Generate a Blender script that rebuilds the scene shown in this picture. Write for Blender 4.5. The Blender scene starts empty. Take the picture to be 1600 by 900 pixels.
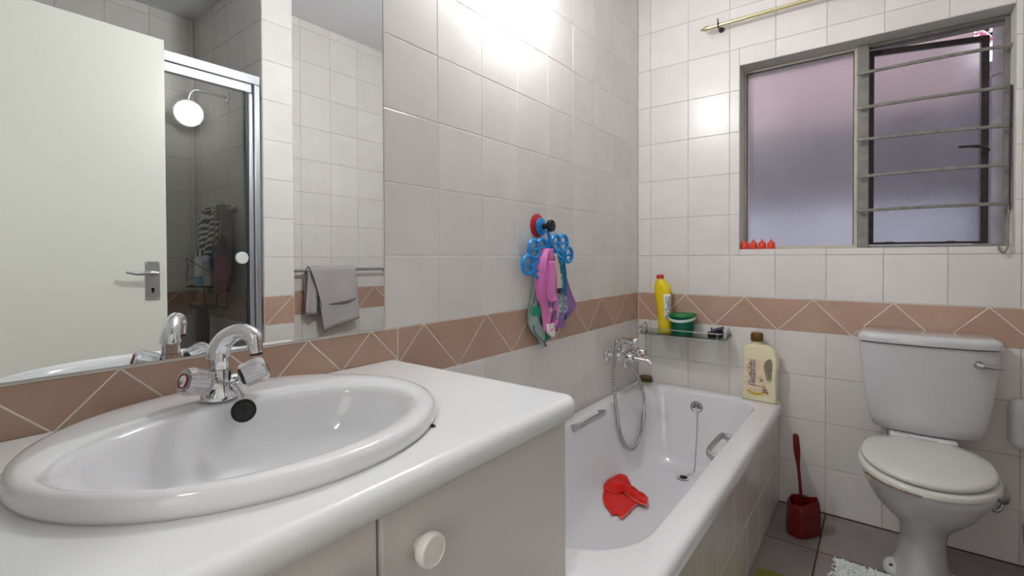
import bpy, bmesh, math, random
from math import sin, cos, pi, sqrt, radians
from mathutils import Matrix, Vector
random.seed(7)
scene = bpy.context.scene
COL = scene.collection

# ------------------------------------------------------------------ camera
cam_d = bpy.data.cameras.new('camera')
cam = bpy.data.objects.new('camera', cam_d)
COL.objects.link(cam)
CX, CY, CZ = 1.06323, -2.51385, 1.13722
YAW, PITCH, ROLL, FPX = -0.6526125, -0.01236, -0.00376, 748.368
fw = Vector((sin(YAW)*cos(PITCH), cos(YAW)*cos(PITCH), sin(PITCH)))
rt = Vector((cos(YAW), -sin(YAW), 0))
up = rt.cross(fw)
rt2 = rt*cos(ROLL)+up*sin(ROLL)
up2 = -rt*sin(ROLL)+up*cos(ROLL)
cam.matrix_world = Matrix(((rt2.x, up2.x, -fw.x, CX), (rt2.y, up2.y, -fw.y, CY), (rt2.z, up2.z, -fw.z, CZ), (0, 0, 0, 1)))
cam_d.sensor_width = 36
cam_d.lens = FPX/1600*36
cam_d.shift_x = -3.61/1600
cam_d.shift_y = -37.8/1600
cam_d.clip_start = 0.02
scene.camera = cam

# ------------------------------------------------------------------ world, exposure
w = bpy.data.worlds.new('sky'); scene.world = w
w.use_nodes = True
bg = w.node_tree.nodes['Background']
bg.inputs[0].default_value = (0.95, 0.96, 1.0, 1)
bg.inputs[1].default_value = 0.85
LAMP = 76.0
HALL_FILL = 20.0  # strength of the added fill lamp in the hallway
hl = bpy.data.lights.new('hall_fill_area', 'AREA'); hl.shape = 'RECTANGLE'; hl.size = 2.2; hl.size_y = 2.0; hl.energy = 11; hl.color = (1.0, 1.0, 1.0)  # fill light added behind the camera, no hall window stands for it
hlo = bpy.data.objects.new('hall_fill_area', hl); COL.objects.link(hlo); hlo.location = (1.0, -4.15, 1.5); hlo.rotation_euler = (radians(90), 0, 0)
scene.view_settings.view_transform = 'Standard'
scene.view_settings.look = 'None'
scene.view_settings.gamma = 1
scene.view_settings.use_curve_mapping = False
scene.view_settings.exposure = 1.02
scene.cycles.max_bounces = 12
scene.cycles.diffuse_bounces = 6
scene.cycles.glossy_bounces = 6
scene.cycles.transmission_bounces = 8
scene.cycles.transparent_max_bounces = 12
scene.cycles.sample_clamp_indirect = 8

# ------------------------------------------------------------------ materials
def mat(name, col, rough=.5, metal=0, coat=0, trans=0, ior=1.45, emit=None, estr=0, noise=0, nscale=8, bump=0, bscale=60, sheen=0, sss=0, alpha=1):
    m = bpy.data.materials.new(name); m.use_nodes = True
    nt = m.node_tree; b = nt.nodes['Principled BSDF']
    b.inputs['Base Color'].default_value = (*col, 1)
    b.inputs['Roughness'].default_value = rough
    b.inputs['Metallic'].default_value = metal
    b.inputs['IOR'].default_value = ior
    b.inputs['Coat Weight'].default_value = coat
    b.inputs['Transmission Weight'].default_value = trans
    if sheen: b.inputs['Sheen Weight'].default_value = sheen
    if emit:
        b.inputs['Emission Color'].default_value = (*emit, 1)
        b.inputs['Emission Strength'].default_value = estr
    tc = nt.nodes.new('ShaderNodeTexCoord')
    if noise:
        n = nt.nodes.new('ShaderNodeTexNoise'); n.inputs['Scale'].default_value = nscale; n.inputs['Detail'].default_value = 4
        nt.links.new(tc.outputs['Object'], n.inputs['Vector'])
        mr = nt.nodes.new('ShaderNodeMapRange'); mr.inputs[1].default_value = .3; mr.inputs[2].default_value = .7
        mr.inputs[3].default_value = 1-noise; mr.inputs[4].default_value = 1+noise
        nt.links.new(n.outputs[0], mr.inputs[0])
        mx = nt.nodes.new('ShaderNodeVectorMath'); mx.operation = 'SCALE'
        mx.inputs[0].default_value = col
        nt.links.new(mr.outputs[0], mx.inputs['Scale'])
        nt.links.new(mx.outputs[0], b.inputs['Base Color'])
    if bump:
        n2 = nt.nodes.new('ShaderNodeTexNoise'); n2.inputs['Scale'].default_value = bscale; n2.inputs['Detail'].default_value = 3
        nt.links.new(tc.outputs['Object'], n2.inputs['Vector'])
        bp = nt.nodes.new('ShaderNodeBump'); bp.inputs['Strength'].default_value = bump; bp.inputs['Distance'].default_value = .01
        nt.links.new(n2.outputs[0], bp.inputs['Height']); nt.links.new(bp.outputs[0], b.inputs['Normal'])
    return m

def tile_mat(name, c1, c2, rough, nscale=7, var=.035, wavy=.03):
    """glazed tile: clouded glaze between two colours, slight difference from tile to tile"""
    m = bpy.data.materials.new(name); m.use_nodes = True
    nt = m.node_tree; b = nt.nodes['Principled BSDF']
    tc = nt.nodes.new('ShaderNodeTexCoord'); geo = nt.nodes.new('ShaderNodeNewGeometry')
    n = nt.nodes.new('ShaderNodeTexNoise'); n.inputs['Scale'].default_value = nscale; n.inputs['Detail'].default_value = 3
    add = nt.nodes.new('ShaderNodeVectorMath'); add.operation = 'ADD'
    cmb = nt.nodes.new('ShaderNodeMath'); cmb.operation = 'MULTIPLY'; cmb.inputs[1].default_value = 37
    nt.links.new(geo.outputs['Random Per Island'], cmb.inputs[0])
    nt.links.new(tc.outputs['Object'], add.inputs[0]); nt.links.new(cmb.outputs[0], add.inputs[1])
    nt.links.new(add.outputs[0], n.inputs['Vector'])
    mr = nt.nodes.new('ShaderNodeMapRange'); mr.inputs[1].default_value = .32; mr.inputs[2].default_value = .68
    nt.links.new(n.outputs[0], mr.inputs[0])
    mx = nt.nodes.new('ShaderNodeMix'); mx.data_type = 'RGBA'
    mx.inputs[6].default_value = (*c1, 1); mx.inputs[7].default_value = (*c2, 1)
    nt.links.new(mr.outputs[0], mx.inputs[0])
    r2 = nt.nodes.new('ShaderNodeMapRange'); r2.inputs[3].default_value = 1-var; r2.inputs[4].default_value = 1+var
    nt.links.new(geo.outputs['Random Per Island'], r2.inputs[0])
    sc = nt.nodes.new('ShaderNodeVectorMath'); sc.operation = 'SCALE'
    nt.links.new(mx.outputs[2], sc.inputs[0]); nt.links.new(r2.outputs[0], sc.inputs['Scale'])
    nt.links.new(sc.outputs[0], b.inputs['Base Color'])
    b.inputs['Roughness'].default_value = rough; b.inputs['Specular IOR Level'].default_value = .36
    n2 = nt.nodes.new('ShaderNodeTexNoise'); n2.inputs['Scale'].default_value = 11; n2.inputs['Detail'].default_value = 1
    nt.links.new(tc.outputs['Object'], n2.inputs['Vector'])
    bp = nt.nodes.new('ShaderNodeBump'); bp.inputs['Strength'].default_value = wavy; bp.inputs['Distance'].default_value = .02
    nt.links.new(n2.outputs[0], bp.inputs['Height']); nt.links.new(bp.outputs[0], b.inputs['Normal'])
    return m

M = {}
M['tile'] = tile_mat('white_tile', (.74, .715, .692), (.70, .67, .645), .27)
M['tile_gloss'] = tile_mat('glossy_white_tile', (.66, .635, .60), (.62, .59, .56), .09)
M['tile_pink'] = tile_mat('terracotta_tile', (.50, .335, .255), (.45, .29, .215), .35, var=.05)
M['grout'] = mat('grout', (.82, .775, .72), .85, noise=.12, nscale=14)
M['grout_grey'] = mat('grey_grout', (.50, .47, .45), .85, noise=.2, nscale=14)
M['grout_dark'] = mat('floor_grout', (.055, .03, .022), .9)
M['floor'] = tile_mat('floor_tile', (.27, .235, .23), (.22, .19, .185), .28, nscale=5, wavy=.05)
M['ceiling'] = mat('ceiling_paint', (.78, .79, .82), .7)
M['plaster'] = mat('plaster', (.56, .55, .52), .7, noise=.06)
M['mirror'] = mat('mirror_silver', (.93, .95, .945), .0, metal=1)
M['mirror_edge'] = mat('mirror_edge', (.04, .05, .045), .3)
M['counter'] = mat('white_laminate', (.74, .745, .75), .22)
M['cabinet'] = mat('cabinet_paint', (.68, .63, .605), .38, noise=.03, nscale=3)
M['knob'] = mat('knob_plastic', (.80, .76, .72), .25)
M['gap'] = mat('dark_brown', (.20, .11, .05), .8, noise=.4, nscale=40)
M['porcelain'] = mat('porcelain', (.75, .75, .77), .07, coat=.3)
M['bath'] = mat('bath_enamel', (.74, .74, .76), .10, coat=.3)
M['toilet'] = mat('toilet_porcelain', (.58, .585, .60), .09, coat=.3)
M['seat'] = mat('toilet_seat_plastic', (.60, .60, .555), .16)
M['chrome'] = mat('chrome', (.78, .78, .80), .06, metal=1)
M['steel'] = mat('brushed_steel', (.50, .50, .51), .28, metal=1)
M['hose'] = mat('hose_steel', (.50, .50, .50), .22, metal=1)
M['brass'] = mat('brass', (.80, .72, .42), .2, metal=1)
M['black'] = mat('black_rubber', (.012, .012, .014), .35)
M['red_ring'] = mat('red_ring', (.35, .02, .02), .3)
M['acrylic'] = mat('clear_acrylic', (.93, .93, .94), .04, trans=.85, ior=1.49)
M['door'] = mat('door_paint', (.74, .75, .68), .30)
M['alu'] = mat('white_aluminium', (.62, .65, .70), .25, metal=.35)
M['alu_dark'] = mat('dark_seal', (.03, .035, .04), .3)
M['alu_grey'] = mat('satin_aluminium', (.50, .52, .56), .28, metal=.8)
M['cream_frame'] = mat('cream_steel_frame', (.50, .47, .40), .5, noise=.08, nscale=20)
M['grey_frame'] = mat('grey_steel_frame', (.22, .21, .19), .55, noise=.15, nscale=30)
M['dark_frame'] = mat('dark_steel_frame', (.045, .035, .035), .5, noise=.3, nscale=30)
M['bar'] = mat('grey_burglar_bar', (.20, .195, .175), .5, noise=.25, nscale=40)
M['red_wax'] = mat('red_wax', (.72, .06, .03), .4)
M['yellow'] = mat('yellow_plastic', (.80, .60, .01), .3)
M['red_cap'] = mat('red_plastic', (.55, .015, .015), .3)
M['white_label'] = mat('white_label', (.75, .75, .75), .4)
M['navy'] = mat('navy_print', (.02, .03, .10), .5)
M['green'] = mat('green_plastic', (.005, .17, .09), .35)
M['green_lid'] = mat('green_lid_plastic', (.008, .19, .045), .3)
M['white_plastic'] = mat('white_plastic', (.74, .76, .75), .25)
M['clear_handle'] = mat('translucent_plastic', (.55, .68, .64), .35)
M['sponge_dark'] = mat('dark_sponge', (.012, .010, .014), .9, bump=.5)
M['sponge_purple'] = mat('purple_scourer', (.10, .07, .15), .9, bump=.5)
M['cream_liquid'] = mat('cream_bottle', (.80, .74, .50), .22, coat=.2)
M['brown_cap'] = mat('bronze_cap', (.16, .07, .02), .3, metal=.3)
M['label_beige'] = mat('beige_label', (.78, .62, .45), .35, noise=.15, nscale=30)
M['brown_print'] = mat('brown_print', (.05, .02, .01), .5)
M['white_print'] = mat('white_print', (.85, .83, .78), .5)
M['gold_print'] = mat('gold_print', (.62, .42, .02), .4)
M['soap'] = mat('brown_soap', (.13, .075, .035), .4, noise=.25, nscale=30)
M['red_cloth'] = mat('red_cloth', (.72, .012, .006), .9, bump=.35, bscale=500, sheen=.15)
M['red_hem'] = mat('pale_red_hem', (.85, .22, .16), .8)
M['red_brush'] = mat('dark_red_plastic', (.14, .005, .005), .28)
M['grey_towel'] = mat('grey_towel', (.50, .475, .475), .95, bump=.5, bscale=300, sheen=.2)
M['dark_trim'] = mat('dark_trim', (.05, .045, .05), .9)
M['brown_towel'] = mat('brown_cloth', (.32, .24, .195), .95, bump=.4, bscale=250)
M['blue'] = mat('blue_plastic', (.01, .27, .66), .3)
M['pink'] = mat('pink_cloth', (.76, .23, .56), .85, bump=.3, bscale=300)
M['cream_cloth'] = mat('cream_cloth', (.70, .60, .48), .85)
M['purple'] = mat('purple_cloth', (.36, .19, .46), .85, bump=.3, bscale=300)
M['mint'] = mat('mint_cloth', (.42, .55, .50), .85, noise=.1, nscale=60)
M['teal'] = mat('teal_cloth', (.02, .20, .33), .85, noise=.5, nscale=70)
M['slate'] = mat('slate_blue_cloth', (.10, .14, .30), .85)
M['mintgreen'] = mat('green_print', (.02, .34, .19), .85)
M['magenta'] = mat('magenta_cloth', (.42, .05, .17), .85)
M['greycloth'] = mat('grey_print_cloth', (.30, .36, .40), .85, noise=.6, nscale=90)
M['pale'] = mat('pale_pink_cloth', (.62, .45, .50), .85)
M['shag'] = mat('white_shag', (.72, .76, .74), .95)
M['olive'] = mat('olive_rubber', (.17, .20, .02), .5)
M['pinkbath'] = mat('pink_plastic', (.70, .25, .28), .4)
M['outpink'] = mat('pink_render', (.42, .31, .33), .9, noise=.2, nscale=4)
M['outgrey'] = mat('grey_render', (.15, .14, .16), .9, noise=.3, nscale=3)
M['outblue'] = mat('pale_blue_paint', (.42, .42, .50), .8, noise=.2, nscale=4)
M['outground'] = mat('yard_concrete', (.25, .24, .25), .9, noise=.2, nscale=3)
M['pipe'] = mat('grey_drainpipe', (.30, .28, .30), .5, noise=.15, nscale=12)
M['blossom'] = mat('pink_blossom', (.85, .25, .45), .8)
M['leafwhite'] = mat('white_blossom', (.85, .8, .82), .8)
M['globe'] = mat('opal_globe', (.9, .9, .9), .3, emit=(1.0, 1.0, .995), estr=LAMP)
M['hall_fill_lamp'] = mat('hall_fill_glass', (.9, .9, .9), .3, emit=(1.0, .98, .96), estr=HALL_FILL)
M['soap_pink'] = mat('pink_soap', (.40, .24, .24), .6)
M['sky_blue'] = mat('light_blue_label', (.10, .42, .65), .4)
M['tray'] = mat('shower_tray', (.65, .66, .66), .2)
M['paper'] = mat('tissue_print', (.25, .45, .38), .8, noise=.6, nscale=60)

def frosted(name, col, rough):
    m = bpy.data.materials.new(name); m.use_nodes = True
    nt = m.node_tree; b = nt.nodes['Principled BSDF']
    b.inputs['Base Color'].default_value = (*col, 1)
    b.inputs['Transmission Weight'].default_value = 1
    b.inputs['IOR'].default_value = 1.35
    tc = nt.nodes.new('ShaderNodeTexCoord')
    n = nt.nodes.new('ShaderNodeTexNoise'); n.inputs['Scale'].default_value = 6; n.inputs['Detail'].default_value = 5
    nt.links.new(tc.outputs['Object'], n.inputs['Vector'])
    mr = nt.nodes.new('ShaderNodeMapRange'); mr.inputs[1].default_value = .3; mr.inputs[2].default_value = .7
    mr.inputs[3].default_value = rough-.05; mr.inputs[4].default_value = rough+.07
    nt.links.new(n.outputs[0], mr.inputs[0]); nt.links.new(mr.outputs[0], b.inputs['Roughness'])
    return m
M['frost'] = frosted('frosted_glass', (.93, .92, .95), .34)
M['frost_dark'] = frosted('dark_frosted_glass', (.76, .76, .80), .30)  # darker tint than the fixed pane, for the opened sash

def clearglass(name, tint, refl=1.0):
    m = bpy.data.materials.new(name); m.use_nodes = True
    nt = m.node_tree
    for n in list(nt.nodes): nt.nodes.remove(n)
    out = nt.nodes.new('ShaderNodeOutputMaterial'); mix = nt.nodes.new('ShaderNodeMixShader')
    tr = nt.nodes.new('ShaderNodeBsdfTransparent'); tr.inputs[0].default_value = (*tint, 1)
    gl = nt.nodes.new('ShaderNodeBsdfGlossy'); gl.inputs['Roughness'].default_value = .02
    fr = nt.nodes.new('ShaderNodeFresnel'); fr.inputs[0].default_value = 1.5
    nt.links.new(fr.outputs[0], mix.inputs[0]); nt.links.new(tr.outputs[0], mix.inputs[1]); nt.links.new(gl.outputs[0], mix.inputs[2])
    nt.links.new(mix.outputs[0], out.inputs[0])
    return m
M['clear'] = clearglass('shower_glass', (.965, .98, .97))
M['shelf_glass'] = clearglass('shelf_glass', (.72, .80, .74))

def stripe_mat():
    m = mat('striped_cloth', (.6, .6, .6), .9)
    nt = m.node_tree; b = nt.nodes['Principled BSDF']
    tc = nt.nodes.new('ShaderNodeTexCoord'); wv = nt.nodes.new('ShaderNodeTexWave')
    wv.wave_type = 'BANDS'; wv.bands_direction = 'DIAGONAL'; wv.inputs['Scale'].default_value = 24; wv.inputs['Distortion'].default_value = 3
    cr = nt.nodes.new('ShaderNodeValToRGB'); cr.color_ramp.elements[0].position = .42; cr.color_ramp.elements[1].position = .52
    cr.color_ramp.elements[0].color = (.10, .10, .11, 1); cr.color_ramp.elements[1].color = (.75, .75, .73, 1)
    nt.links.new(tc.outputs['Object'], wv.inputs['Vector']); nt.links.new(wv.outputs[1], cr.inputs[0]); nt.links.new(cr.outputs[0], b.inputs['Base Color'])
    return m
M['stripe'] = stripe_mat()

# ------------------------------------------------------------------ geometry helpers
class Geo:
    def __init__(s): s.v = []; s.f = []; s.m = []
    def add(s, verts, faces, m=0):
        o = len(s.v); s.v += [tuple(p) for p in verts]
        s.f += [tuple(i+o for i in f) for f in faces]; s.m += [m]*len(faces)
        return s
    def box(s, x0, x1, y0, y1, z0, z1, m=0):
        v = [(x, y, z) for x in (x0, x1) for y in (y0, y1) for z in (z0, z1)]
        return s.add(v, [(0, 1, 3, 2), (4, 6, 7, 5), (0, 4, 5, 1), (2, 3, 7, 6), (0, 2, 6, 4), (1, 5, 7, 3)], m)
    def loft(s, rings, m=0, cap0=True, cap1=True, closed=False):
        n = len(rings[0]); v = [p for r in rings for p in r]; f = []
        k = len(rings)
        for i in range(k if closed else k-1):
            a = i*n; b = ((i+1) % k)*n
            for j in range(n): f.append((a+j, a+(j+1) % n, b+(j+1) % n, b+j))
        if not closed:
            if cap0: f.append(tuple(range(n-1, -1, -1)))
            if cap1: f.append(tuple(range((k-1)*n, k*n)))
        return s.add(v, f, m)
    def lathe(s, prof, o=(0, 0, 0), axis=(0, 0, 1), n=28, m=0, cap0=True, cap1=True):
        a = Vector(axis).normalized(); t = Vector((1, 0, 0)) if abs(a.x) < .9 else Vector((0, 1, 0))
        e1 = a.cross(t).normalized(); e2 = a.cross(e1); o = Vector(o)
        rings = [[o+a*h+(e1*cos(2*pi*k/n)+e2*sin(2*pi*k/n))*max(r, 1e-5) for k in range(n)] for r, h in prof]
        return s.loft(rings, m, cap0, cap1)
    def tube(s, pts, r, n=10, m=0, closed=False):
        P = [Vector(p) for p in pts]; k = len(P); rings = []
        R = r if isinstance(r, (list, tuple)) else [r]*k
        prev = None
        for i in range(k):
            if closed: t = (P[(i+1) % k]-P[i-1]).normalized()
            else: t = (P[min(i+1, k-1)]-P[max(i-1, 0)]).normalized()
            if prev is None:
                h = Vector((0, 0, 1)) if abs(t.z) < .9 else Vector((1, 0, 0))
                e1 = t.cross(h).normalized()
            else:
                e1 = (prev-t*prev.dot(t)).normalized()
            prev = e1; e2 = t.cross(e1)
            rings.append([P[i]+(e1*cos(2*pi*j/n)+e2*sin(2*pi*j/n))*R[i] for j in range(n)])
        return s.loft(rings, m, closed=closed)
    def prism(s, poly, fn, h0, h1, m=0):
        """poly of (a,b), fn(a,b,h)->xyz"""
        return s.loft([[fn(a, b, h0) for a, b in poly], [fn(a, b, h1) for a, b in poly]], m)
    def sphere(s, c, r, m=0, n=16, sc=(1, 1, 1)):
        rings = []
        for i in range(n//2+1):
            th = pi*i/(n//2)
            rings.append([(c[0]+sc[0]*r*max(sin(th), 1e-4)*cos(2*pi*k/n), c[1]+sc[1]*r*max(sin(th), 1e-4)*sin(2*pi*k/n), c[2]+sc[2]*r*cos(th)) for k in range(n)])
        return s.loft(rings, m)
    def obj(s, name, mats, parent=None, bevel=0, seg=3, solid=0, sub=0, angle=40, recalc=True, smooth=True):
        me = bpy.data.meshes.new(name); me.from_pydata(s.v, [], s.f)
        if not isinstance(mats, (list, tuple)): mats = [mats]
        for x in mats: me.materials.append(M[x] if isinstance(x, str) else x)
        for p, i in zip(me.polygons, s.m): p.material_index = i
        if recalc:
            bm = bmesh.new(); bm.from_mesh(me); bmesh.ops.recalc_face_normals(bm, faces=bm.faces); bm.to_mesh(me); bm.free()
        if smooth:
            for p in me.polygons: p.use_smooth = True
            me.set_sharp_from_angle(angle=radians(angle))
        o = bpy.data.objects.new(name, me); COL.objects.link(o)
        if bevel:
            b = o.modifiers.new('bevel', 'BEVEL'); b.width = bevel; b.segments = seg; b.limit_method = 'ANGLE'; b.angle_limit = radians(35)
        if solid:
            q = o.modifiers.new('thickness', 'SOLIDIFY'); q.thickness = solid; q.offset = 0
        if sub:
            q = o.modifiers.new('smooth', 'SUBSURF'); q.levels = sub; q.render_levels = sub
        if parent: attach(o, parent)
        return o

def attach(o, parent):
    o.parent = parent
    o.matrix_parent_inverse = ROOTM[parent.name].inverted() if parent.name in ROOTM else Matrix()
ROOTM = {}
def thing(name, label, cat, loc, group=None):
    o = bpy.data.objects.new(name, None); COL.objects.link(o)
    o.empty_display_size = .05
    o.location = loc; ROOTM[o.name] = Matrix.Translation(loc)
    o['label'] = label; o['category'] = cat
    if group: o['group'] = group
    return o
def tag(o, label, cat, group=None):
    o['label'] = label; o['category'] = cat
    if group: o['group'] = group
    return o
def struct(o):
    o['kind'] = 'structure'; return o
def lab(o, t): o['label'] = t; return o

def cut(o, cutter):
    md = o.modifiers.new('cut', 'BOOLEAN'); md.object = cutter; md.operation = 'DIFFERENCE'; md.solver = 'EXACT'
    dg = bpy.context.evaluated_depsgraph_get(); me = bpy.data.meshes.new_from_object(o.evaluated_get(dg))
    o.modifiers.clear(); o.data = me
    for p in me.polygons: p.use_smooth = True
    me.set_sharp_from_angle(angle=radians(35))
    bpy.data.objects.remove(cutter)

def catmull(pts, n=8, closed=False):
    P = [Vector(p) for p in pts]; out = []
    k = len(P)
    for i in range(k if closed else k-1):
        if closed: a, b, c, d = P[i-1], P[i], P[(i+1) % k], P[(i+2) % k]
        else: a, b, c, d = P[max(i-1, 0)], P[i], P[i+1], P[min(i+2, k-1)]
        for j in range(n):
            t = j/n
            out.append(.5*((2*b)+(c-a)*t+(2*a-5*b+4*c-d)*t*t+(-a+3*b-3*c+d)*t**3))
    if not closed: out.append(P[-1])
    return out

def rrect(x0, x1, y0, y1, r, n=10, rs=None):
    """rounded rectangle, counter-clockwise; rs = per corner radii (x1y1, x0y1, x0y0, x1y0)"""
    lim = min(x1-x0, y1-y0)/2*.999; rs = [min(q, lim) for q in (rs or (r, r, r, r))]; out = []
    cs = [(x1-rs[0], y1-rs[0], 0), (x0+rs[1], y1-rs[1], 90), (x0+rs[2], y0+rs[2], 180), (x1-rs[3], y0+rs[3], 270)]
    for (cx, cy, a0), rr in zip(cs, rs):
        for k in range(n+1):
            a = radians(a0+90*k/n); out.append((cx+rr*cos(a), cy+rr*sin(a)))
    return out

def text(body, size, fn_matrix, name, material, parent, depth=.0004, bold=0, shear=0, align='CENTER'):
    c = bpy.data.curves.new(name, 'FONT'); c.body = body; c.size = size; c.extrude = depth; c.align_x = align; c.align_y = 'CENTER'
    c.offset = bold; c.shear = shear; c.resolution_u = 3
    o = bpy.data.objects.new(name, c); COL.objects.link(o); o.matrix_world = fn_matrix
    bpy.context.view_layer.update()
    dg = bpy.context.evaluated_depsgraph_get(); me = bpy.data.meshes.new_from_object(o.evaluated_get(dg)); me.transform(fn_matrix)
    bpy.data.objects.remove(o)
    me.materials.clear(); me.materials.append(M[material])
    q = bpy.data.objects.new(name, me); COL.objects.link(q)
    if parent: attach(q, parent)
    return q

# ------------------------------------------------------------------ tiled walls
def clip(poly, u0, u1, v0, v1):
    for ax, val, sgn in ((0, u0, 1), (0, u1, -1), (1, v0, 1), (1, v1, -1)):
        out = []
        for i in range(len(poly)):
            a, b = poly[i-1], poly[i]
            da, db = sgn*(a[ax]-val), sgn*(b[ax]-val)
            if (da >= 0) != (db >= 0):
                t = da/(da-db); out.append((a[0]+(b[0]-a[0])*t, a[1]+(b[1]-a[1])*t))
            if db >= 0: out.append(b)
        poly = out
        if len(poly) < 3: return []
    return poly
def area(p): return .5*sum(p[i-1][0]*p[i][1]-p[i][0]*p[i-1][1] for i in range(len(p)))
def inset(poly, d):
    if area(poly) < 0: poly = poly[::-1]
    # drop duplicate points
    q = []
    for p in poly:
        if not q or math.dist(p, q[-1]) > 4e-3: q.append(p)
    if len(q) > 2 and math.dist(q[0], q[-1]) < 4e-3: q.pop()
    n = len(q)
    if n < 3: return None
    L = []
    for i in range(n):
        a, b = q[i], q[(i+1) % n]; dx, dy = b[0]-a[0], b[1]-a[1]; l = math.hypot(dx, dy)
        nx, ny = -dy/l, dx/l; L.append((a[0]+nx*d, a[1]+ny*d, dx/l, dy/l))
    out = []
    for i in range(n):
        x1, y1, a1, b1 = L[i-1]; x2, y2, a2, b2 = L[i]
        den = a1*b2-b1*a2
        if abs(den) < 1e-9: out.append((x2, y2)); continue
        t = ((x2-x1)*b2-(y2-y1)*a2)/den; out.append((x1+a1*t, y1+b1*t))
    # valid while every edge keeps its direction
    for i in range(n):
        a, b = out[i], out[(i+1) % n]
        if (b[0]-a[0])*L[i][2]+(b[1]-a[1])*L[i][3] <= 0: return None
    return out
def pieces(poly, hole):
    if not hole: return [poly]
    u0, u1, v0, v1 = hole; B = 99
    if not [1 for p in [clip(poly, u0, u1, v0, v1)] if p and abs(area(p)) > 1e-6]: return [poly]
    out = [clip(poly, -B, u0, -B, B), clip(poly, u1, B, -B, B), clip(poly, u0, u1, -B, v0), clip(poly, u0, u1, v1, B)]
    return [p for p in out if p and abs(area(p)) > 1e-5]
def put_tile(g, poly, fn, m, gap=.0032, H=.0014):
    a = inset(poly, gap/2); b = inset(poly, gap/2+.0012)
    if not a or not b: return
    uc = sum(p[0] for p in b)/len(b); vc = sum(p[1] for p in b)/len(b)
    ta, tb = random.gauss(0, .0012), random.gauss(0, .0012)
    top = lambda p: H+ta*(p[0]-uc)+tb*(p[1]-vc)
    g.loft([[fn(*p, -.001) for p in a], [fn(*p, H*.55) for p in a], [fn(*p, top(p)) for p in b]], m, cap0=False)
ROWS = [0, .2, .4, .6, .797, None, .945, 1.145, 1.345, 1.545, 1.745, 1.945, 2.145, 2.345, 2.545, 2.595]
def tile_rows(g, fn, u0, u1, ug, hole=None, zmin=0, zmax=2.595):
    k0 = math.floor((u0-ug)/.2)
    edges = [u0]+[ug+.2*k for k in range(k0, k0+40) if u0+.004 < ug+.2*k < u1-.004]+[u1]
    for a, b in zip(ROWS[:-1], ROWS[1:]):
        if a is None or b is None: continue
        a2, b2 = max(a, zmin), min(b, zmax)
        if b2-a2 < .01: continue
        for p, q in zip(edges[:-1], edges[1:]):
            for pc in pieces([(p, a2), (q, a2), (q, b2), (p, b2)], hole): put_tile(g, pc, fn, 1)
def zigzag(g, fn, u0, u1, top0, per=.2825, v0=.797, v1=.945, hole=None):
    g.add([fn(a, b, .0003) for a, b in ((u0, v0), (u1, v0), (u1, v1), (u0, v1))], [(0, 1, 2, 3)], 4)
    k0 = math.floor((u0-top0)/per)-1
    for k in range(k0, k0+int((u1-u0)/per)+5):
        t = top0+k*per
        for tri in ([(t-per/2, v0), (t+per/2, v0), (t, v1)], [(t, v1), (t+per/2, v0), (t+per, v1)]):
            pc = clip(tri, u0, u1, v0, v1)
            if pc and abs(area(pc)) > 1e-5: put_tile(g, pc, fn, 2)
TM = ['grout', 'tile', 'tile_pink', 'plaster', 'grout']; TG = ['grout_grey', 'tile', 'tile_pink', 'plaster', 'grout']
RR = 2.595   # ceiling height

# mirror wall, x = 0 (tiles face +x)
g = Geo(); g.box(-.15, 0, -2.65, .22, 0, RR, 0)
fn = lambda u, v, h: (h, u, v)
tile_rows(g, fn, -2.65, -.0005, -1.702)
zigzag(g, fn, -1.6568, -.0005, -.149)
zigzag(g, fn, -2.65, -1.6568, -1.744, per=.1745, v0=.857)
struct(g.obj('wall_left', TM, smooth=False))
# window wall, y = 0
WX0, WX1, WZ0, WZ1 = .518, 1.455, 1.174, 2.063
g = Geo()
g.box(0, WX0, 0, .22, 0, RR); g.box(WX1, 1.91, 0, .22, 0, RR); g.box(WX0, WX1, 0, .22, 0, WZ0); g.box(WX0, WX1, 0, .22, WZ1, RR)
fn = lambda u, v, h: (u, -h, v)
HOLE = (WX0, WX1, WZ0, WZ1)
tile_rows(g, fn, .003, 1.757, .0735, HOLE)
zigzag(g, fn, .003, 1.757, .2593)
# glazed reveals of the opening
rv = .098
for poly, f2 in (([(0, WZ0), (rv, WZ0), (rv, WZ1), (0, WZ1)], lambda u, v, h: (WX0+h*.5, u, v)),
                 ([(0, WZ0), (rv, WZ0), (rv, WZ1), (0, WZ1)], lambda u, v, h: (WX1-h*.5, u, v)),
                 ([(WX0, 0), (WX1, 0), (WX1, rv), (WX0, rv)], lambda u, v, h: (u, v, WZ1-h*.5))):
    g.loft([[f2(*p, 0) for p in poly], [f2(*p, .002) for p in poly]], 3)
for k in range(5):
    a = WX0+.001 if k == 0 else .0735+.2*(k+2)+.0
    b = min(.0735+.2*(k+3), WX1-.001)
    put_tile(g, [(a, 0), (b, 0), (b, rv), (a, rv)], lambda u, v, h: (u, v, WZ0+h*.4), 1)
struct(g.obj('wall_far', TG, smooth=False))
# right wall, x = 1.76, far half of the room
RX = 1.76
g = Geo(); g.box(RX, RX+.15, -1.20, 0, 0, RR)
fn = lambda u, v, h: (RX-h, u, v)
tile_rows(g, fn, -1.197, -.003, -.98); zigzag(g, fn, -1.197, -.003, -.45)
struct(g.obj('wall_right', TG, smooth=False))
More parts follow.
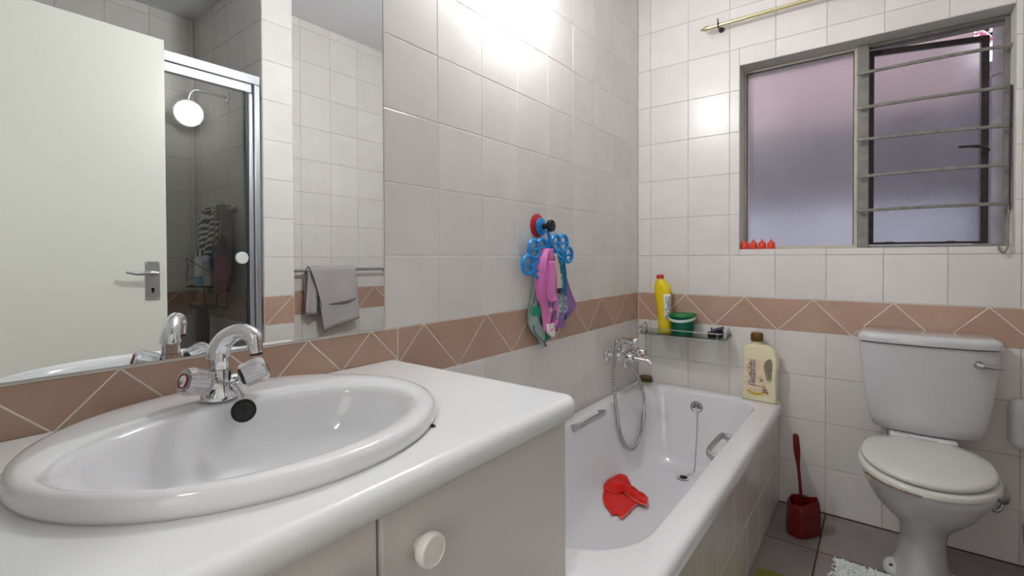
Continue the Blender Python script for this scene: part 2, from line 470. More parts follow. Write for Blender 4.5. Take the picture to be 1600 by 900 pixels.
# tiled dividing pier between the room and the shower
g = Geo(); g.box(1.434, 2.45, -1.357, -1.20, 0, RR)
fn = lambda u, v, h: (1.434-h, u, v)
tile_rows(g, fn, -1.357, -1.20, -1.357); zigzag(g, fn, -1.357, -1.20, -1.205, per=.295)
fn = lambda u, v, h: (u, -1.357-h, v)
tile_rows(g, fn, 1.434, 2.30, 1.62); zigzag(g, fn, 1.434, 2.30, 1.76)
fn = lambda u, v, h: (u, -1.20+h, v)
tile_rows(g, fn, 1.434, RX-.003, 1.56); zigzag(g, fn, 1.434, RX-.003, 1.60)
struct(g.obj('wall_divider', TG, smooth=False))
# shower back wall
g = Geo(); g.box(2.30, 2.45, -2.65, -1.357, 0, RR)
fn = lambda u, v, h: (2.30-h, u, v)
tile_rows(g, fn, -2.65, -1.36, -1.385); zigzag(g, fn, -2.65, -1.36, -1.45)
struct(g.obj('wall_shower', TG, smooth=False))
# near wall with the doorway
g = Geo(); g.box(0, .62, -2.80, -2.65, 0, RR); g.box(1.30, 2.45, -2.80, -2.65, 0, RR); g.box(.62, 1.30, -2.80, -2.65, 2.05, RR)
fn = lambda u, v, h: (u, -2.65+h, v)
tile_rows(g, fn, 1.46, 2.298, 1.5)
struct(g.obj('wall_near', ['plaster', 'tile', 'tile_pink', 'plaster'], smooth=False))
# hallway beyond the doorway
g = Geo(); g.box(-.3, 2.45, -4.3, -4.2, 0, RR); g.box(-.4, -.3, -4.2, -2.8, 0, RR); g.box(2.35, 2.45, -4.2, -2.8, 0, RR)
struct(g.obj('wall_hallway', ['plaster'], smooth=False))
g = Geo(); g.box(-.4, 2.45, -4.3, .22, RR, RR+.12)
struct(g.obj('ceiling', ['ceiling'], smooth=False))
# floor with large tiles and dark joints
g = Geo(); g.box(-.4, 2.45, -4.3, .22, -.12, -.003, 0)
xs = [0, .205, .54, .875, 1.21, 1.545, 1.757]; ys = [-2.65]+[-.342-.335*k for k in range(6, -1, -1)]+[-.003]
fl = lambda u, v, h: (u, v, -.003+h)
for a, b in zip(xs[:-1], xs[1:]):
    for c, d in zip(ys[:-1], ys[1:]): put_tile(g, [(a, c), (b, c), (b, d), (a, d)], fl, 1, gap=.006)
struct(g.obj('floor', ['grout_dark', 'floor'], smooth=False))

# ------------------------------------------------------------------ lamps
LX, LY, LZ = .004, -1.20, 2.175
t = thing('bulkhead_lamp', 'lit round opal bulkhead lamp with white base high on the left tiled wall', 'lamp', (LX, LY, LZ))
Geo().lathe([(.001, 0), (.092, 0), (.098, .006), (.098, .050), (.094, .056), (.088, .056), (.088, .040), (.001, .040)], (LX, LY, LZ), (1, 0, 0), 40).obj('base', 'white_plastic', t)
Geo().lathe([(.086, .042), (.087, .060), (.085, .082), (.075, .105), (.056, .122), (.031, .132), (.001, .135)], (LX, LY, LZ), (1, 0, 0), 40, cap0=False).obj('opal_dome', 'globe', t)
t = thing('hall_fill_lamp', 'added round fill lamp on the unseen hallway ceiling beyond the doorway', 'lamp', (1.0, -3.4, 2.45))  # invented lamp, put out of view to lift the room's fill
Geo().lathe([(.001, 0), (.16, 0), (.16, .03), (.001, .03)], (1.0, -3.4, RR-.035), (0, 0, 1)).obj('ceiling_plate', 'white_plastic', t)
Geo().lathe([(.001, 0), (.08, .012), (.14, .04), (.155, .075)], (1.0, -3.4, RR-.112), (0, 0, 1)).obj('fill_lamp_shade', 'hall_fill_lamp', t)

# ------------------------------------------------------------------ mirror
g = Geo(); g.box(.0035, .0085, -2.645, -1.708, .951, 2.35, 0)
o = g.obj('wall_mirror', ['mirror_edge'], smooth=False); tag(o, 'large frameless wall mirror above the vanity counter', 'mirror')
o.data.materials.append(M['mirror'])
for p in o.data.polygons:
    if p.normal.x > .9: p.material_index = 1
# ------------------------------------------------------------------ room door, standing open
t = thing('door_1', 'open cream painted door seen in the mirror', 'door', (1.31, -2.60, 0)); t['kind'] = 'structure'
del t['label']; del t['category']
Geo().box(1.29, 1.33, -2.60, -1.815, .008, 2.035).obj('door_leaf', 'door', t, bevel=.002, smooth=False)
pl = Geo().prism(rrect(-1.889, -1.841, .973, 1.128, .006, 4), lambda a, b, h: (1.29-h, a, b), 0, .003).obj('handle_plate', 'steel', t)
Geo().lathe([(.012, 0), (.010, .02), (.010, .045), (.001, .045)], (1.288, -1.865, 1.080), (-1, 0, 0)).obj('spindle', 'steel', pl)
Geo().tube(catmull([(1.243, -1.860, 1.081), (1.242, -1.885, 1.083), (1.245, -1.92, 1.081), (1.247, -1.945, 1.085), (1.250, -1.958, 1.089)], 6), [.009]*8+[.0075]*9+[.006]*8, 10).obj('lever', 'steel', pl)
g = Geo(); g.lathe([(.006, 0), (.006, .001)], (1.2868, -1.865, 1.016), (-1, 0, 0), 14); g.box(1.2858, 1.2868, -1.868, -1.862, 1.001, 1.016)
g.obj('keyhole', 'black', pl)
for yy in (-1.883, -1.847):
    for zz in (.981, 1.120):
        Geo().lathe([(.0035, 0), (.003, .001), (.001, .0015)], (1.287, yy, zz), (-1, 0, 0), 12).obj('screw', 'chrome', pl)

# ------------------------------------------------------------------ shower enclosure
t = thing('shower_screen', 'white aluminium framed glass shower door seen in the mirror', 'shower screen', (1.46, -1.9, .12))
g = Geo(); g.box(1.445, 1.490, -2.645, -1.362, 2.01, 2.055); g.box(1.452, 1.482, -2.645, -1.40, 1.965, 2.007)
g.obj('top_rail', 'alu', t, bevel=.003)
g = Geo(); g.box(1.445, 1.49, -1.392, -1.362, .14, 2.009); g.obj('jamb', 'alu_grey', t, bevel=.004)
g = Geo(); g.box(1.450, 1.482, -1.4185, -1.393, .14, 1.964); g.obj('door_stile', 'alu_grey', t, bevel=.007)
g = Geo(); g.box(1.452, 1.480, -1.430, -1.419, .14, 1.964); g.obj('seal', 'alu_dark', t)
Geo().box(1.464, 1.469, -2.645, -1.431, .18, 1.964).obj('glass_panel', 'clear', t, smooth=False)
Geo().box(1.452, 1.482, -2.645, -1.431, .14, .179).obj('bottom_rail', 'alu', t, bevel=.003)
Geo().lathe([(.001, 0), (.012, 0), (.012, .016), (.027, .018), (.030, .022), (.030, .034), (.027, .037), (.001, .037)], (1.4638, -1.462, 1.142), (-1, 0, 0), 28).obj('door_knob', 'white_plastic', t)
g = Geo(); g.box(1.44, 2.296, -2.645, -1.362, 0, .138); g.obj('shower_tray', 'tray', bevel=.01)
o = bpy.data.objects['shower_tray']; tag(o, 'low white shower tray under the glass shower door', 'shower tray')
# shower arm
t = thing('overhead_shower', 'thin chrome overhead shower arm on the shower side wall', 'shower', (1.83, -1.36, 2.02))
Geo().lathe([(.030, .0), (.030, .004), (.02, .010), (.011, .013)], (1.83, -1.3605, 2.03), (0, -1, 0)).obj('flange', 'chrome', t)
Geo().tube(catmull([(1.83, -1.372, 2.03), (1.83, -1.46, 2.032), (1.83, -1.515, 2.027), (1.83, -1.54, 2.005), (1.83, -1.55, 1.965)], 7), .010, 12).obj('pipe', 'chrome', t)
Geo().lathe([(.012, 0), (.03, -.03), (.045, -.045), (.045, -.055), (.001, -.055)], (1.83, -1.553, 1.964), (0, -.2, 1)).obj('shower_rose', 'chrome', t)

def drape(name, rows, place, material, parent=None, amp=.012, folds=3.0, phase=0, thick=.0025, ncol=26, x0=.02, sway=.0, topflat=False, nrow=5):
    """cloth hanging in folds: rows of (left, right, height) from the top down; place(side, height, depth) -> xyz"""
    R = catmull([(a, b, c) for a, b, c in rows], nrow)
    g = Geo(); v = []; f = []
    n = len(R)
    for i, r in enumerate(R):
        s = i/(n-1)
        for j in range(ncol+1):
            u = j/ncol
            e = min(1, .25+s*1.6) if topflat else 1
            d = x0+amp*e*(.5+.5*sin(2*pi*folds*u+phase+1.2*s))+.3*amp*sin(7.3*u+5*s+phase)*e+sway*s
            uu = u+.018*sin(9*s+phase+3*u)*(1-abs(2*u-1))
            v.append(place(r[0]+(r[1]-r[0])*uu, r[2]+.004*sin(2*pi*folds*u+phase)*s, max(d, .003)))
    for i in range(n-1):
        for j in range(ncol):
            a = i*(ncol+1)+j; f.append((a, a+1, a+ncol+2, a+ncol+1))
    g.add(v, f)
    return g.obj(name, material, parent, solid=thick, angle=180)

# things hanging in the shower (side wall y=-1.357, faces -y)
SW = lambda a, z, d: (a, -1.362-d, z)
t = thing('double_hook', 'small chrome robe hooks on the shower side wall', 'hook', (1.82, -1.36, 1.40))
for x in (1.75, 1.87):
    g = Geo(); g.lathe([(.024, 0), (.022, .008), (.009, .012), (.008, .035), (.014, .04), (.014, .048), (.001, .05)], (x, -1.3605, 1.41), (0, -1, 0), 20)
    g.obj('hook', 'chrome', t)
o = drape('striped_cloth', [(1.86, 1.95, 1.43), (1.83, 2.04, 1.40), (1.82, 2.10, 1.33), (1.85, 2.12, 1.22), (1.90, 2.13, 1.12), (1.86, 2.10, 1.09)], SW, 'stripe', amp=.035, folds=2.5, x0=.022)
tag(o, 'black and white striped cloth on the hook inside the shower', 'cloth')
o = drape('brown_cloth', [(1.735, 1.80, 1.43), (1.72, 1.83, 1.36), (1.70, 1.88, 1.24), (1.69, 1.95, 1.12), (1.70, 1.99, 1.02), (1.76, 1.96, .965), (1.83, 1.92, .945)], SW, 'brown_towel', amp=.04, folds=2, x0=.025, phase=1)
tag(o, 'brown cloth hanging in a sagging loop inside the shower', 'cloth')
# corner wire caddy
t = thing('wire_caddy', 'dark wire shower caddy with two tiers in the shower corner', 'shower caddy', (1.98, -1.45, .87))
for nm, z, h in (('upper_tier', .985, .10), ('lower_tier', .865, .03)):
    g = Geo()
    pts = [(1.84, -1.37, z), (2.16, -1.37, z), (2.16, -1.45, z), (1.98, -1.52, z), (1.84, -1.45, z)]
    g.tube(pts, .0028, 8, closed=True)
    for k in range(1, 8):
        xx = 1.84+.04*k; g.tube([(xx, -1.37, z), (xx, -1.50+abs(xx-1.98)*.3, z)], .0016, 6)
    g.obj(nm, 'dark_frame', t)
g = Geo()
zz = [(1.84, .985+.005), (1.92, 1.14), (2.00, 1.0), (2.08, 1.14), (2.16, 1.0)]
g.tube([(2.16, -1.45, 1.10), (1.98, -1.52, 1.145), (1.84, -1.45, 1.06), (1.98, -1.52, 1.02), (2.16, -1.45, 1.10)], .0026, 8)
g.obj('guard_wire', 'dark_frame', t)
for x in (1.845, 1.98, 2.155):
    Geo().tube([(x, -1.368, .865), (x, -1.368, 1.16)], .0026, 8).obj('upright', 'dark_frame', t)
def pump(name, x, y, z, h, r, label, body, cap, tilt=0, band=None):
    t = thing(name, label, 'bottle', (x, y, z))
    b = Geo().lathe([(.001, 0), (r, 0), (r, h*.72), (r*.7, h*.8)], (x, y, z), (tilt, 0, 1), 20).obj('body', body, t)
    Geo().lathe([(r*.72, h*.8), (r*.72, h), (.001, h)], (x, y, z), (tilt, 0, 1), 20).obj('cap', cap, t)
    if band: Geo().lathe([(r+.0006, .004), (r+.0006, h*.25)], (x, y, z), (tilt, 0, 1), 20, cap0=False, cap1=False).obj('band', band, t)
pump('shampoo_bottle', 1.96, -1.46, .99, .20, .026, 'white bottle with light blue base in the shower caddy', 'white_plastic', 'steel', band='sky_blue')
pump('lotion_tube', 1.90, -1.44, .99, .17, .022, 'slim grey tube leaning in the shower caddy', 'grey_towel', 'white_plastic', tilt=.2)
o = Geo().sphere((2.02, -1.45, .885), .05, n=20, sc=(1, .6, .3)).obj('soap_bar', 'soap_pink'); tag(o, 'pinkish soap on the lower tier of the shower caddy', 'soap')
# black bath glove
g = Geo()
g.loft([[(2.02+a*wd, -1.43+b*.028, z) for a, b in rrect(-1, 1, -1, 1, .9, 5)] for z, wd in ((.862, .045), (.82, .066), (.76, .066), (.68, .062), (.655, .060))])
for dx, zb in ((-.042, .60), (-.014, .585), (.016, .588), (.042, .61)):
    g.loft([[(2.02+dx+a*.0125*s, -1.43+b*.016*s, z) for a, b in rrect(-1, 1, -1, 1, .9, 4)] for z, s in ((.665, 1.1), (zb+.012, 1), (zb, .5))])
g.loft([[(2.078+a*.013*s, -1.43+b*.015*s, z) for a, b in rrect(-1, 1, -1, 1, .9, 4)] for z, s in ((.76, 1.1), (.70, 1.0), (.69, .5))])
o = g.obj('bath_glove', 'black', sub=1); tag(o, 'black exfoliating glove hanging under the shower caddy', 'glove')

# ------------------------------------------------------------------ towel rail on the right wall
t = thing('towel_rail', 'chrome towel rail on the white tiled wall, seen in the mirror', 'towel rail', (1.70, -.75, 1.065))
Geo().tube([(1.70, -1.16, 1.066), (1.70, -.36, 1.066)], .0095, 14).obj('rail', 'steel', t)
for y in (-1.15, -.37):
    Geo().lathe([(.023, 0), (.023, .006), (.012, .012), (.010, .05), (.015, .052), (.015, .066), (.001, .068)], (RX-.003, y, 1.066), (-1, 0, 0), 20).obj('bracket', 'steel', t)
T = thing('grey_towel', 'grey towel with dark trim folded over the towel rail', 'towel', (1.70, -.82, .70))
def towel(name, top, bot, zb_l, zb_r, off, parent, backoff=.012, zbk=.80, ph=0, material='grey_towel'):
    cols = 26; v = []; f = []
    secs = []
    for j in range(cols+1):
        u = j/cols; y = top[0]+(top[1]-top[0])*u; yb = bot[0]+(bot[1]-bot[0])*u; zb = zb_l+(zb_r-zb_l)*u; w_ = .003*sin(9*u+ph)
        path = []
        for k in range(7): path.append((1.70+.0155+backoff*.3+w_, y, zbk+(1.066-zbk)*k/6))
        for k in range(1, 6):
            a = pi*k/6; path.append((1.70+(.0135+off)*cos(a), y, 1.066+(.0125+off)*sin(a)))
        for k in range(14):
            s = k/13; path.append((1.70-.0125-off-w_*s-.010*sin(2.5*s+6*u+ph)*s, y+(yb-y)*s+.010*sin(3.2*s+ph)*s*(1-s), 1.066+(zb-1.066)*s))
        secs.append(path)
    n = len(secs[0])
    for s_ in secs: v += s_
    for j in range(cols):
        for i in range(n-1): f.append((j*n+i, j*n+i+1, (j+1)*n+i+1, (j+1)*n+i))
    o = Geo().add(v, f).obj(name, material, parent, solid=.005, angle=180)
    pr = [Vector(p)-Vector((.0035, 0, 0)) for p in secs[0][12:]]; pb = [Vector(s_[-1]) for s_ in secs]
    Geo().tube(pr+pb[1:], .0016, 6).obj('trim', 'dark_trim', o)
    return o
towel('inner_layer', (-.950, -.655), (-.885, -.632), .685, .748, .004, T, ph=.5, zbk=.78)
towel('back_layer', (-.985, -.92), (-.998, -.92), .80, .80, .0, T, ph=2, zbk=.84)
towel('outer_layer', (-.972, -.665), (-.898, -.645), .842, .875, .013, T, ph=1.4, zbk=.9)

# ------------------------------------------------------------------ vanity
t = thing('vanity_cabinet', 'off white vanity cabinet with round knobs under the counter', 'cabinet', (.28, -2.16, 0))
Geo().box(.004, .535, -2.62, -1.678, .09, .8145).obj('body', 'cabinet', t, bevel=.002)
Geo().box(.004, .49, -2.62, -1.69, 0, .089).obj('plinth', 'cabinet', t)
def vdoor(y0, y1, z1, ky):
    d = Geo().box(.5355, .555, y0, y1, .10, z1).obj('door', 'cabinet', t, bevel=.006, seg=4)
    k = Geo().lathe([(.001, 0), (.012, 0), (.012, .010), (.021, .013), (.0235, .018), (.0235, .026), (.0215, .0295), (.0185, .030), (.0178, .0292), (.001, .0300)], (.5552, ky, .739), (1, 0, 0), 36).obj('knob', 'knob', d)
    return d
vdoor(-2.134, -1.676, .8065, -2.068); vdoor(-2.618, -2.1375, .813, -2.19)
Geo().box(.5355, .551, -2.13, -1.70, .8070, .8140).obj('gap_strip', 'gap', t)  # dark brown strip filling the gap between door top and counter
# counter
g = Geo(); CR = .019
prof = [(CR*(1-cos(radians(t_))), .816+CR*(1-sin(radians(t_)))) for t_ in (0, 18, 36, 54, 72, 90)]
prof = [(CR-CR*sin(radians(a_)), .816+CR-CR*cos(radians(a_))) for a_ in (0, 15, 30, 45, 60, 75, 90)]+[(CR-CR*cos(radians(a_)), .860-CR+CR*sin(radians(a_))) for a_ in (0, 15, 30, 45, 60, 75, 90)]
g.loft([[(x, y, z) for x, y in rrect(.0035, .586-off, -2.645, -1.668-off*.6, .03, 8, rs=(.034-off, .002, .002, .002))] for off, z in prof])
counter = g.obj('vanity_counter', 'counter', angle=50)
tag(counter, 'white laminate vanity counter with rounded front edge', 'counter')
c2 = Geo().lathe([(1, -.2), (1, .2)], (0, 0, 0), n=64).obj('cutter', 'counter')
c2.scale = (.235, .262, 1); c2.location = (.285, -2.152, .86); bpy.context.view_layer.update()
cut(counter, c2)
cutb = Geo().box(.10, .46, -2.43, -1.89, .6, .9).obj('cutter', 'cabinet')
body = [c for c in t.children if c.name.startswith('body')][0]
cut(body, cutb)
# basin
def ell(cx, cy, a, b, z, n=72): return [(cx+a*cos(2*pi*k/n), cy+b*sin(2*pi*k/n), z) for k in range(n)]
sk = thing('washbasin', 'white oval ceramic basin set into the counter', 'basin', (.27, -2.15, .86))
g = Geo()
g.loft([ell(.268, -2.148, .261, .290, .8608), ell(.268, -2.148, .2635, .293, .868), ell(.269, -2.149, .262, .291, .879), ell(.272, -2.150, .256, .284, .8865), ell(.276, -2.152, .246, .273, .8895),
        ell(.290, -2.155, .218, .262, .8893), ell(.306, -2.157, .192, .255, .8875), ell(.318, -2.160, .171, .248, .8845), ell(.320, -2.160, .166, .243, .881), ell(.320, -2.160, .160, .238, .872),
        ell(.318, -2.160, .151, .226, .845), ell(.314, -2.160, .137, .205, .812), ell(.308, -2.160, .112, .168, .785), ell(.300, -2.160, .078, .115, .768), ell(.292, -2.160, .040, .055, .760), ell(.290, -2.160, .020, .020, .757),
        ell(.290, -2.16, .024, .024, .745), ell(.295, -2.16, .09, .13, .752), ell(.31, -2.16, .15, .215, .80), ell(.318, -2.16, .17, .245, .855)], cap0=False, cap1=False, closed=True)
g.obj('bowl', 'porcelain', sk, angle=80)
Geo().lathe([(.001, .004), (.010, .004), (.011, .006), (.021, .006), (.022, .002), (.022, -.006)], (.290, -2.160, .7575), (0, 0, 1)).obj('waste_outlet', 'chrome', sk)
Geo().sphere((.4790, -1.9720, .8620), .0045, n=10, sc=(1.5, .8, .5)).obj('chip', 'black', sk)
# basin mixer
TX, TY, TZ = .128, -2.158, .8895
tp = thing('basin_mixer', 'chrome basin mixer tap with clear ribbed knobs', 'tap', (TX, TY, TZ))
g = Geo()
g.loft([ell(TX, TY, a, b, TZ+h, 32) for a, b, h in ((.026, .029, .0), (.027, .030, .003), (.025, .028, .008), (.021, .022, .014), (.020, .021, .03), (.019, .019, .045), (.0185, .0185, .052))])
g.obj('body', 'chrome', tp, angle=70)
Geo().lathe([(.0165, .0525), (.0165, .073), (.0185, .074)], (TX, TY, TZ), (0, 0, 1)).obj('collar', 'chrome', tp)
sp = catmull([(TX, TY, TZ+.074), (TX+.001, TY, TZ+.086), (TX+.009, TY+.006, TZ+.103), (TX+.024, TY+.015, TZ+.115), (TX+.040, TY+.024, TZ+.119), (TX+.054, TY+.032, TZ+.114), (TX+.060, TY+.036, TZ+.106)], 6)
rr_ = [0.0195-.0055*min(1, k/24) for k in range(len(sp))]
Geo().tube(sp, rr_, 20).obj('spout', 'chrome', tp, angle=80)
q = Geo().lathe([(.0135, .006), (.0135, -.002), (.0115, -.018), (.0115, -.024), (.009, -.0245), (.009, -.02)], (TX+.058, TY+.035, TZ+.106), (-.12, -.08, 1), 24).obj('aerator', 'chrome', tp)
Geo().lathe([(.0105, -.0245), (.0105, -.028), (.001, -.028)], (TX+.058, TY+.035, TZ+.106), (-.12, -.08, 1), 20).obj('nozzle_ring', 'black', q)
def knob(sy, ring):
    ax = Vector((.20, sy*1.0, .33)).normalized(); o0 = Vector((TX+.003, TY+sy*(-.010 if sy < 0 else .003), TZ+.022))
    e = Geo().lathe([(.0125, .0), (.0125, .024), (.010, .028), (.010, .034)], o0, ax, 24).obj('valve_neck', 'chrome', tp)
    # ribbed clear acrylic knob
    t_ = Vector((1, 0, 0)); e1 = ax.cross(t_).normalized(); e2 = ax.cross(e1); n = 96
    def ring_(r, h, rib): return [o0+ax*h+(e1*cos(2*pi*k/n)+e2*sin(2*pi*k/n))*(r-(rib if k % 4 < 2 else 0)) for k in range(n)]
    kb = Geo().loft([ring_(.011, .0345, 0), ring_(.0205, .0345, .0), ring_(.0215, .038, .0012), ring_(.0235, .062, .0012), ring_(.0235, .066, .0006), ring_(.0205, .0745, 0), ring_(.0125, .0755, 0)]).obj('knob', 'acrylic', tp, angle=20)
    Geo().lathe([(.0106, .030), (.016, .0335), (.016, .0343), (.0106, .0343)], o0, ax, 24).obj('knob_seal', 'black', kb)
    Geo().lathe([(.001, .0795), (.007, .079), (.0100, .0765), (.0100, .0757), (.001, .0757)], o0, ax, 24).obj('cap_button', 'chrome', kb)
    Geo().lathe([(.0102, .0757), (.0122, .0757), (.0122, .0775), (.0102, .0775)], o0, ax, 24, cap0=False, cap1=False).obj('temperature_ring', ring, kb)
    Geo().lathe([(.0102, .036), (.0102, .070), (.001, .070)], o0, ax, 20).obj('knob_core', 'chrome', kb)
knob(-1, 'red_ring'); knob(1, 'navy')
# plug on a chain
ch = thing('basin_plug', 'black rubber basin plug hanging from the tap on a chain', 'plug', (.185, -2.14, .872))
pax = Vector((.80, -.42, .38)); pc = Vector((.187, -2.141, .8725))
Geo().lathe([(.001, 0), (.0165, 0), (.0185, .003), (.0195, .010), (.0195, .013), (.0165, .0135), (.0155, .0105), (.004, .010), (.003, .013), (.001, .0133)], pc-pax.normalized()*.001, pax, 32).obj('plug', 'black', ch)
g = Geo()
cp = catmull([(TX+.020, TY-.012, TZ+.040), (TX+.024, TY+.0, TZ+.030), (TX+.027, TY+.014, TZ+.028), (TX+.040, TY+.017, TZ+.018), (TX+.052, TY+.018, TZ+.009)], 5)
for i, p in enumerate(cp):
    a, b = ((0, 1), (1, 0))[i % 2]
    g.tube([p+Vector((a*.0022*cos(2*pi*k/10), b*.0022*cos(2*pi*k/10), .0034*sin(2*pi*k/10))) for k in range(10)], .0006, 5, closed=True)
g.obj('chain', 'steel', ch)

# ------------------------------------------------------------------ bathtub
bt = thing('bathtub', 'white built in bathtub against the window wall', 'bathtub', (.35, -.83, 0))
X0, X1, Y0, Y1 = .0045, .708, -1.660, -.0045
IX0, IX1, IY0, IY1 = .072, .624, -1.572, -.072
def tubring(off, z, xs_=1, near=1, far=1):
    x0, x1 = IX0+off*.9, IX1-off*.9
    y0, y1 = IY0+off*near, IY1-off*far
    r = max(.20-off*.2, .12); rf = max(.13-off*.1, .08)
    return [(x, y, z) for x, y in rrect(x0, x1, y0, y1, r, 12, rs=(rf, rf, r, r))]
def outring(off, z, r=.02): return [(x, y, z) for x, y in rrect(X0+off, X1-off, Y0+off, Y1-off, r, 12)]
g = Geo()
g.loft([outring(.012, .424), outring(0, .426), outring(0, .446), outring(.003, .459), outring(.012, .4665), outring(.022, .468),
        tubring(-.012, .468), tubring(-.004, .4665), tubring(.002, .462), tubring(.008, .452), tubring(.016, .42, near=2), tubring(.032, .34, near=3, far=1.2), tubring(.048, .25, near=3.4, far=1.5),
        tubring(.060, .18, near=3.5, far=1.7), tubring(.078, .135, near=3.3, far=1.7), tubring(.105, .112, near=3.0, far=1.6), tubring(.15, .103, near=2.6, far=1.5), tubring(.20, .101, near=2.4, far=1.3)], cap0=False, cap1=True)
g.obj('tub', 'bath', bt, angle=70)
# tiled side panel (its near end meets the vanity)
g = Geo(); g.box(.682, .692, -1.655, -.0045, 0, .4235, 0)
fn = lambda u, v, h: (.692+h, u, v)
edges = [-1.655]+[-.672+.2*k for k in range(-4, 4)]+[-.0045]
for a, b in zip(edges[:-1], edges[1:]):
    for c, d in ((0.001, .2), (.2, .4225)): put_tile(g, [(a, c), (b, c), (b, d), (a, d)], fn, 1)
g.box(.008, .68, -1.655, -1.645, 0, .4235, 0)
g.obj('side_panel', ['grout', 'tile_gloss'], bt, smooth=False)
# overflow, drain, chain
oc = Vector((.345, -.094, .395)); on = Vector((0, -1, .10))
ov = Geo().lathe([(.030, -.004), (.031, .002), (.028, .005), (.022, .005), (.021, .002), (.001, .002)], oc, on, 32).obj('overflow', 'steel', bt)
for k in range(6):
    a = 2*pi*k/6; c = oc+Vector((.0125*cos(a), -.0024, .0125*sin(a)))
    Geo().lathe([(.0042, 0), (.001, .0006)], c, on, 12).obj('overflow_hole', 'black', ov)
dc = Vector((.335, -.262, .1035))
dr = Geo().lathe([(.034, -.002), (.035, .002), (.030, .004), (.022, .001), (.001, -.0005)], dc, (0, 0, 1), 32).obj('drain', 'steel', bt)
Geo().lathe([(.019, .0012), (.018, .006), (.006, .009), (.001, .010)], dc, (0, 0, 1), 24).obj('bath_plug', 'black', dr)
g = Geo(); g.tube(catmull([(.345, -.100, .385), (.353, -.110, .37), (.360, -.145, .274), (.364, -.178, .193), (.371, -.218, .134), (.363, -.224, .126), (.366, -.240, .120), (.352, -.236, .120), (.350, -.250, .116), (.336, -.260, .115)], 8), .0016, 6)
g.obj('plug_chain', 'steel', bt)
# grab handles
def grab(x, nx, y0, y1, z, sq):
    g = Geo()
    if sq:
        pts = [(x, y0, z), (x+nx*.024, y0+.003, z+.012), (x+nx*.034, y0+.03, z+.016), (x+nx*.034, y1-.03, z+.016), (x+nx*.024, y1-.003, z+.012), (x, y1, z)]
    P = catmull(pts, 6); rings = []
    for i, p in enumerate(P):
        s = abs(2*i/(len(P)-1)-1); h = .010+.006*s**3; wd = .0055
        tg = (P[min(i+1, len(P)-1)]-P[max(i-1, 0)]).normalized(); nn = tg.cross(Vector((0, 0, 1))).normalized(); uu = nn.cross(tg)
        rings.append([p+nn*a*wd+uu*b*h for a, b in rrect(-1, 1, -1, 1, .5, 3)])
    g.loft(rings)
    return g.obj('grab_handle', 'steel', bt)
grab(.080, 1, -.845, -.615, .448, True)
grab(.618, -1, -.79, -.575, .440, True)

# soap, bottle on the rim
g = Geo(); g.loft([[(.060+a*.036*s, -.036+b*.024*s, .4685+h) for a, b in rrect(-1, 1, -1, 1, .85, 6)] for h, s in ((0, .85), (.004, 1), (.012, .98), (.0135, .86))])
o1 = g.obj('soap_bar', 'soap', angle=60); tag(o1, 'lower brown soap bar in the corner of the bath rim', 'soap')
g = Geo(); g.loft([[(.058+a*.037*s, -.037+b*.025*s, .4825+h+a*.0015) for a, b in rrect(-1, 1, -1, 1, .85, 6)] for h, s in ((0.0012, .85), (.005, 1), (.013, .95), (.018, .72), (.0195, .3))])
o1 = g.obj('soap_bar', 'soap', angle=60); tag(o1, 'upper brown soap bar lying on the other one', 'soap')

# big cream bottle with handle
b = thing('soap_refill_bottle', 'large cream liquid soap bottle with brown cap on the bath rim', 'bottle', (.618, -.048, .4685))
ca, sa = cos(radians(-6)), sin(radians(-6))
def BP(x, z, d): return (.618+ca*x-sa*(-d), -.050+sa*x*1+ca*(-d), .4685+z)   # x along the front, d towards the viewer
outl = [(-.066, .004), (-.064, .0), (.070, .0), (.075, .006), (.077, .05), (.075, .12), (.079, .16), (.080, .20), (.070, .232), (.050, .252), (.026, .262), (-.030, .262), (-.055, .256), (-.066, .240), (-.064, .16), (-.068, .08)]
hole = [(.034, .105), (.048, .092), (.056, .10), (.060, .14), (.062, .18), (.056, .200), (.044, .200), (.030, .185), (.024, .160), (.026, .125)]
O = [tuple(p)[:2] for p in catmull([(a, c, 0) for a, c in outl], 4, True)]
g = Geo()
D = [(-.028, .90), (-.031, .955), (-.026, .99), (0, 1.0), (.022, .99), (.028, .955), (.031, .90)]
def sh(p, s): return ((p[0]-.005)*s+.005, (p[1]-.13)*s+.13)
g.loft([[BP(*sh(p, .93), -.027) for p in O], [BP(*sh(p, .975), -.0245) for p in O], [BP(*sh(p, 1), -.017) for p in O], [BP(*sh(p, 1), .017) for p in O], [BP(*sh(p, .975), .0245) for p in O], [BP(*sh(p, .93), .027) for p in O]])
bb = g.obj('body', 'cream_liquid', b, angle=60)
H = [tuple(p)[:2] for p in catmull([(a, c, 0) for a, c in hole], 4, True)]
cc = Geo().loft([[BP(*p, -.05) for p in H], [BP(*p, .05) for p in H]]).obj('cutter', 'cream_liquid')
bpy.context.view_layer.update(); cut(bb, cc)
Geo().lathe([(.021, .254), (.021, .275), (.018, .277)], BP(-.012, 0, 0), (0, 0, 1)).obj('neck', 'cream_liquid', b)
Geo().lathe([(.0255, .277), (.027, .279), (.0268, .307), (.023, .315), (.001, .317)], BP(-.012, 0, 0), (0, 0, 1), 36).obj('cap', 'brown_cap', b)
lp = rrect(-.056, .022, .030, .195, .008, 4, rs=(.02, .008, .006, .006))
lp = [(x+(.028 if z < .10 and x > 0 else 0), z) for x, z in lp]
g = Geo(); g.loft([[BP(x, z, .0272) for x, z in lp], [BP(x, z, .0277) for x, z in lp]]); lb = g.obj('label', 'label_beige', b)
fr = Matrix(((ca, 0, sa, 0), (sa, 0, -ca, 0), (0, 1, 0, 0), (0, 0, 0, 1)))   # local x along front, y up, z to the viewer
